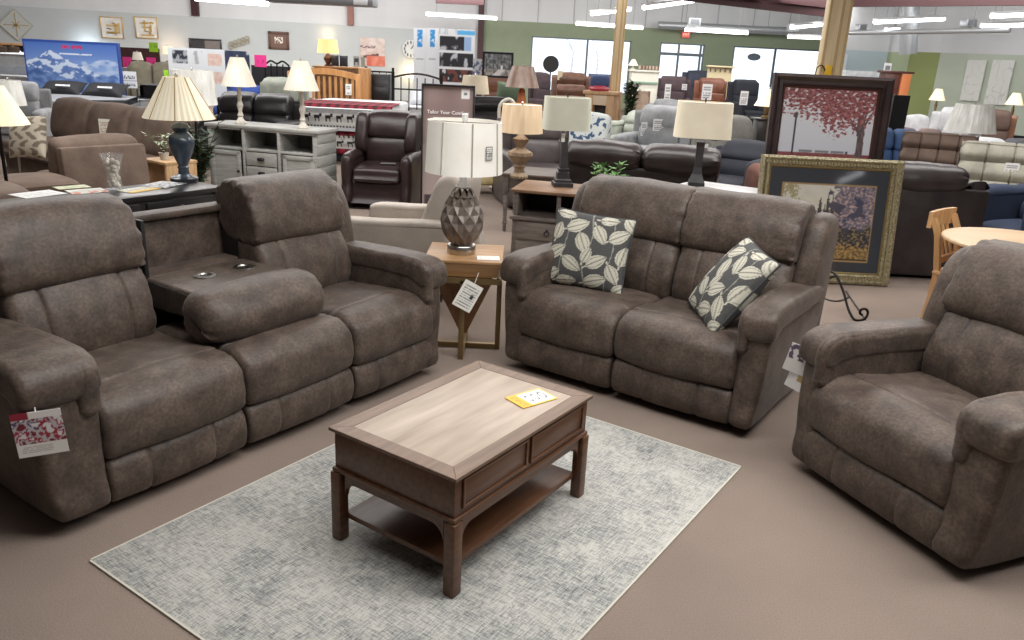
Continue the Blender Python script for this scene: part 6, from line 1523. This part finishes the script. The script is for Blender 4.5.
o = MB().box((0, 0, 0), (.09, .05, .16), .01).build('yellow_clamp', mat('safety_yellow', (236, 190, 40), .5)); o.location = at(828, 71, Y=11.84); tag(o, 'yellow clamp strapped to the right cream column above the red tree picture', 'clamp')
o2 = MB().tube([tuple(q) for q in catmull([(-.03, 0, -.02), (-.10, -.02, .07), (-.16, 0, .03), (-.17, 0, -.1)], 5, closed=False)], .008, 6).build('cable', BLACKP, o)
# ================================================================ right side
# black sofa seen from behind
BS = thing('leather_sofa', 'black brown sofa turned away, puffy cushion on its flat back, beside gold picture', 'sofa', (gp(902, 7.35, .5), 7.40, 0), R(180)); BSM = leather('espresso_bonded', (44, 38, 38))
MB().box((0, .42, .42), (1.05, .10, .78), .03).build('back_panel', BSM, BS); MB().box((0, 0, .22), (1.0, .80, .36), .03).build('base', BSM, BS)
MB().puff([(.10, .58), (.06, .78), (.14, .94), (.28, .99), (.42, .97), (.48, .89), (.46, .80), (.3, .72)], -.34, .52, er=.09, crown=.02, n=8, pucker=.03, wr=.015).build('back_cushion', BSM, BS)
MB().puff([(-.40, .06), (-.42, .5), (-.40, .66), (-.2, .74), (.25, .84), (.38, .86), (.42, .80), (.36, .06)], -.52, -.36, er=.06, crown=.01, n=4, wr=.01).build('arm', BSM, BS)
MB().puff([(-.42, .40), (-.44, .5), (-.3, .54), (.1, .5), (.1, .4)], -.24, .5, er=.05, n=5).build('seat_cushion', BSM, BS)
for sx in (-1, 1): MB().box((sx * .45, .38, .02), (.06, .06, .04), .005).build('foot', BLACKP, BS)
soft('tufted_sofa', 'mocha brown tufted sofa back behind the black brown sofa', 'sofa', 938, 10.1, R(-24), .86, 1, MOCHA, H=1.02, style='tuft', arms=(0, 0))
soft('tufted_recliner', 'oatmeal tufted recliner filling the right picture edge', 'recliner', 1013, 8.6, R(-26), 1.05, 1, OATF, H=1.04, style='tuft', ah=.62, aw=.2, arms=(0, 0))
board('price_tag', 'white price tag on the oatmeal tufted recliner', 'price tag', 1005, 163, 1018, 176, 8.22, lambda u, v: textlines(u, v, 5, (130, 126, 126), (232, 230, 228)), 12, 14, th=.004, rz=R(-20))
NV = soft('recliner', 'navy blue recliner arm low at the right picture edge', 'recliner', 1040, 7.5, R(-70), .95, 1, NAVYF, H=.80, D=.8, sz=.44, ah=.74, aw=.26, style='plain')
soft('fabric_sofa', 'blue sofa just right of the red tree picture', 'sofa', 897, 11.2, R(-12), 1.0, 2, fabric('denim_blue', (52, 74, 108)), H=.98, style='two')
soft('fabric_sofa', 'mauve brown low sofa between the blue sofa and the wrapped lamp shade', 'sofa', 921, 12.5, R(-10), 1.1, 2, fabric('mauve_brown', (108, 90, 86)), H=.92, style='plain', ah=.6)
# ladder back chair and round oak table
HON = mat('honey_maple', (190, 146, 98), .4, c2=(208, 166, 118), scale=3, stretch=(8, 8, 1.2)); 
tp = at(1004, 243, z=.745); RT2 = thing('dining_table', 'round pale maple dining table behind the rocker recliner', 'dining table', (tp.x + .16, tp.y + .06, 0)); rt = .47
MB().lathe([(0, .715), (rt - .02, .715), (rt, .725), (rt, .738), (rt - .008, .745), (0, .745)], seg=48, cap=False).build('table_top', mat('pale_maple', (212, 178, 138), .35, c2=(226, 196, 160), scale=2, stretch=(1, 8, 1)), RT2)
MB().lathe([(0, .06), (.06, .06), (.05, .2), (.075, .4), (.05, .6), (.12, .715), (0, .715)], seg=20, cap=False).build('pedestal', HON, RT2)
for k in range(4): a = k * PI / 2 + .5; MB().bar((.03 * math.cos(a), .03 * math.sin(a), .12), (.34 * math.cos(a), .34 * math.sin(a), .025), .06, .05, .008).build('foot', HON, RT2)
cp = Vector((gp(936.5, 5.6, .85), 5.6, 0)); DC = thing('dining_chair', 'honey maple slat back dining chair at the round table', 'chair', (cp.x + .214, cp.y - .237, 0), R(42)); hc = zz(938, 208, 5.62)
for sx in (-1, 1):
    b = MB(); b.rings([[(sx * .17 - .02, y_ - .018, z), (sx * .17 + .02, y_ - .018, z), (sx * .17 + .02, y_ + .018, z), (sx * .17 - .02, y_ + .018, z)] for (y_, z) in ((.20, 0), (.17, .25), (.165, .45), (.21, .70), (.26, hc - .04))]); b.build('back_leg', HON, DC)
N = 8; b = MB(); b.rings([[(-.20 + .40 * i / N, .27 + .014 * math.sin(PI * i / N) + dy, z) for (dy, z) in ((-.014, hc - .11), (.014, hc - .11), (.014, hc), (-.014, hc))] for i in range(N + 1)]); b.build('top_rail', HON, DC)
MB().box((0, .19, .52), (.30, .022, .05), .004).build('lower_rail', HON, DC)
for k in range(4): b = MB(); x = -.105 + .07 * k; b.bar((x, .19, .52), (x, .275, hc - .09), .028, .012); b.build('back_slat', HON, DC)
MB().box((0, -.01, .445), (.40, .40, .03), .012).build('seat', HON, DC)
for sx in (-1, 1): MB().box((sx * .17, -.18, .215), (.035, .035, .43), .004).build('front_leg', HON, DC); MB().box((sx * .17, 0, .20), (.02, .34, .025)).build('stretcher', HON, DC)
# television edge, orange cabinet, canvases, lamps, beds along the right wall
o = board('television', 'black flat television seen beside the red tree picture', 'television', 890, 95, 906, 131, 11.9, flat((16, 16, 18)), 2, 2, th=.08, stand=BLACKP)
Yo = 19.4; xa, xb = wbox(880, 905, Yo, 1.4); zo0, zo1 = zz(892, 94, Yo), zz(892, 72, Yo); w = xb - xa
t = thing('bookcase', 'bookcase with a bright orange side right of the red tree picture', 'bookcase', ((xa + xb) / 2, Yo, 0)); CH2 = mat('dark_cherry', (92, 54, 46), .4); MB().box((-w * .2, 0, zo1 / 2), (w * .6, .35, zo1), .01).build('carcass', CH2, t); MB().box((w * .32, -.02, zo1 / 2 - .01), (w * .36, .36, zo1 - .04), .005).build('side_panel', mat('orange_veneer', (214, 128, 76), .5), t); MB().box((0, 0, zo1), (w + .1, .42, .05), .005).build('top', CH2, t)
for k in range(4): MB().box((-w * .2, -.18, zo1 * (.2 + .2 * k)), (w * .54, .02, .03)).build('shelf', CH2, t)
board('photo_frame', 'white framed photo on top of the orange sided bookcase', 'photo frame', 884, 63, 891, 72, Yo - .05, lambda u, v: (120, 122, 130) if .2 < u < .8 and .2 < v < .75 else (226, 228, 228), 10, 12)
board('blue_poster', 'narrow blue and white poster on the pale wall behind the right column', 'poster', 838, 54, 846, 75, 24.0, lambda u, v: (96, 156, 214) if u < .6 and nz(u * 6, v * 6, 2) > -.3 else (216, 224, 230), 10, 16)
struct(span(MB(), (gp(838, 24.2, 1.7), 24.2), (gp(886, 24.2, 1.7), 24.4), 0, 2.33, .08).build('wall_partition_pale', mat('pale_blue_wall', (190, 206, 214), .8)))
struct(span(MB(), (gp(838, 24.2, 1.7), 24.2), (gp(886, 24.2, 1.7), 24.4), 2.33, ZC, .08).build('wall_partition_pale_upper', W_WHITE))
board('pale_bed_linen', 'row of white bedding tops in front of the pale blue partition', 'bedding', 842, 71, 884, 82, 22.0, lambda u, v: mixc((206, 214, 218), (236, 240, 242), .5 + fbm(u * 8, v * 3)), 30, 8, th=.4, stand=STEEL)
def canvas(lab, poly_u0, v0, u1, v1, Y, seed):
    o = board('canvas_art', lab, 'canvas', poly_u0, v0, u1, v1, Y, lambda u, v: (186, 188, 186) if abs(nz(u * 3, v * 5, seed)) < .035 else (226, 228, 224), 30, 50, group='white canvases on the mint wall', th=.06, rz=R(-52)); return o
def on_right(u, v):
    a, b_ = Vector((RP[4][0], RP[4][1], 0)), Vector((RP[5][0], RP[5][1], 0)); t_ = (b_ - a).normalized(); n_ = Vector((-t_.y, t_.x, 0)); d = ray(u, v); o = Vector((0, 0, CH)); k = (a - o).dot(n_) / d.dot(n_); return o + d * k, n_, math.atan2(t_.y, t_.x)
for (u0, u1, v0, v1, lab, sd) in ((965, 984, 60, 101, 'left of the two tall white canvases on the mint wall', 1), (990, 1012, 60, 105, 'right of the two tall white canvases on the mint wall', 5)):
    a, n_, an = on_right(u0, 80); b_, _, _ = on_right(u1, 80); c0, _, _ = on_right((u0 + u1) / 2, v1); c1, _, _ = on_right((u0 + u1) / 2, v0); c = (a + b_) / 2
    off = n_ * (-.09 if (n_.dot(c) > 0) else .09)
    card('canvas_art', lab, 'canvas', Vector((c.x, c.y, (c0.z + c1.z) / 2)) + off, (b_ - a).length, c1.z - c0.z, (0, 0, an), lambda u, v, s_=sd: (206, 209, 205) if abs(nz(u * 3, v * 5, s_)) < .035 else (226, 228, 224), 30, 50, None, 'white canvases on the mint wall', .05)
def side_lamp(lab, u, vb, vt, Y, ztab, rs):
    x = gp(u, Y, ztab); zs0, zs1 = zz(u, vb, Y) - ztab, zz(u, vt, Y) - ztab
    t = thing('nightstand', 'dark nightstand under the ' + lab, 'nightstand', (x, Y, 0)); MB().box((0, 0, ztab / 2), (.5, .4, ztab), .01).build('carcass', BLACKW, t); MB().box((0, -.205, ztab * .6), (.42, .015, ztab * .3), .004).build('drawer', BLACKW, t)
    lamp(lab, (x, Y, ztab), [(0, 0), (.08, 0), (.08, .02), (.03, .05), (.05, .2), (.02, .3), (.03, zs0 * .8), (.012, zs0), (0, zs0)], BRASS, (rs, rs * .4, zs0, zs1), LITCREAM, seg=14, n=30)
side_lamp('lit cream lamp with brass stem in front of the olive partition', 931.5, 100, 88.5, 17.5, .72, .16); side_lamp('lit cream lamp below the right white canvas', 1007, 104.5, 92.5, 16.0, .72, .16)
Yp = 11.5; tb = thing('lamp_table', 'dark table hidden below the wrapped white shade at the right', 'side table', (gp(968, Yp, .6), Yp, 0)); MB().box((0, 0, .60), (.5, .5, .03), .004).build('table_top', BLACKW, tb); MB().box((0, 0, .295), (.4, .4, .58), .01).build('pedestal', BLACKW, tb)
lamp('plastic wrapped pleated white shade at the right behind the mocha tufted sofa', (gp(969, Yp, 1.0), Yp, .616), [(0, 0), (.08, 0), (.08, .02), (.04, .05), (.06, .2), (.03, .33), (0, .34)], BRASS, (.33, .235, zz(969, 132, Yp) - .616, zz(969, 104, Yp) - .616), PLASTIC, seg=16, n=56, pleat=.01)
soft('recliner', 'pale grey recliner with white paper behind the wrapped white shade', 'recliner', 953, 14.2, R(-30), .9, 1, fabric('silver_fabric', (168, 168, 170)), H=1.20, style='two')
soft('recliner', 'silver grey low recliner under the brass stem lamp', 'recliner', 925, 16.4, R(10), .85, 1, fabric('silver_fabric', (168, 168, 170)), H=.95, style='plain')
soft('fabric_sofa', 'silver grey sofa end behind the blue sofa', 'sofa', 899, 14.2, R(6), .6, 1, fabric('blue_grey_fabric', (140, 146, 154)), H=.86, style='plain')
soft('leather_recliner', 'saddle brown recliner under the right canvas with a darker top', 'recliner', 997, 15.3, R(-16), .85, 1, leather('saddle_leather', (128, 92, 72)), H=1.16, style='two', cm=fabric('umber_fabric', (88, 70, 62)))
q0, q1 = gp(978, 12.4, .8), gp(1036, 12.4, .8); t = thing('dark_bed', 'black and white daybed between wrapped shade and oatmeal recliner', 'bed', ((q0 + q1) / 2, 12.5, 0), R(-24))
MB().box((0, 0, .3), (1.0, .9, .6), .03).build('bed_base', DARKB, t); MB().puff([(-.45, .62), (-.5, .72), (-.42, .84), (.42, .84), (.5, .72), (.45, .62)], -.46, .04, er=.08, n=4).build('white_cushion', WMAT, t); MB().puff([(-.45, .62), (-.5, .72), (-.42, .86), (.42, .86), (.5, .72), (.45, .62)], .05, .54, er=.08, n=4).build('grey_cushion', fabric('smoke_fabric', (74, 74, 80)), t)
# the strip light behind the camera that the glazed picture mirrors
def mirrored(u, v, z):
    o = Vector((0, 0, CH)); n = Vector((0, -math.cos(R(7.5)), math.sin(R(7.5)))); p0 = GF.location + Vector((0, -.012, 0)); d = ray(u, v).normalized(); P = o + d * ((p0 - o).dot(n) / d.dot(n)); r = d - n * 2 * d.dot(n); return P + r * ((z - P.z) / r.z)
strip(mirrored(840, 180.5, 2.42), mirrored(862, 171, 2.42), 'strip light over the right of the hall mirrored in the garden picture glass')

# ================================================================ light and view
w = bpy.data.worlds.new('store_world'); SC.world = w; w.use_nodes = True
w.node_tree.nodes['Background'].inputs['Color'].default_value = (.86, .93, 1, 1); w.node_tree.nodes['Background'].inputs['Strength'].default_value = 1.6
def area(name, loc, sx, sy, power, col=(1, .985, .965), rot=(0, 0, 0)):
    l = bpy.data.lights.new(name, 'AREA'); l.shape = 'RECTANGLE'; l.size = sx; l.size_y = sy; l.energy = power; l.color = col
    o = bpy.data.objects.new(name, l); COL.objects.link(o); o.location = loc; o.rotation_euler = rot; return o
area('ceiling_and_fill_area', (1.8, 2.4, 3.7), 6, 1.6, 255)
area('ceiling_and_fill_area', (0, 7.5, 3.7), 12, 1.6, 430)
area('ceiling_and_fill_area', (-1, 14.0, 3.8), 18, 2, 760)
area('ceiling_and_fill_area', (-3, 21.0, 3.8), 18, 2, 640)
area('ceiling_and_fill_area', (0, 24.0, 3.6), 18, 1.2, 380, rot=(R(62), 0, 0))  # added fill tilted at the far wall to brighten it, no fixture there
area('ceiling_and_fill_area', (-8, 20.5, 3.6), 16, 1.2, 260, rot=(R(62), 0, R(19)))  # another added fill, turned to lighten the left wall
area('ceiling_and_fill_area', (8, 15.5, 3.6), 8, 1.2, 190, rot=(R(62), 0, R(-40)))  # fill added for the mint right wall, not a real fixture
SC.view_settings.view_transform = 'Standard'; SC.view_settings.look = 'None'
SC.view_settings.exposure = 0; SC.view_settings.gamma = 1
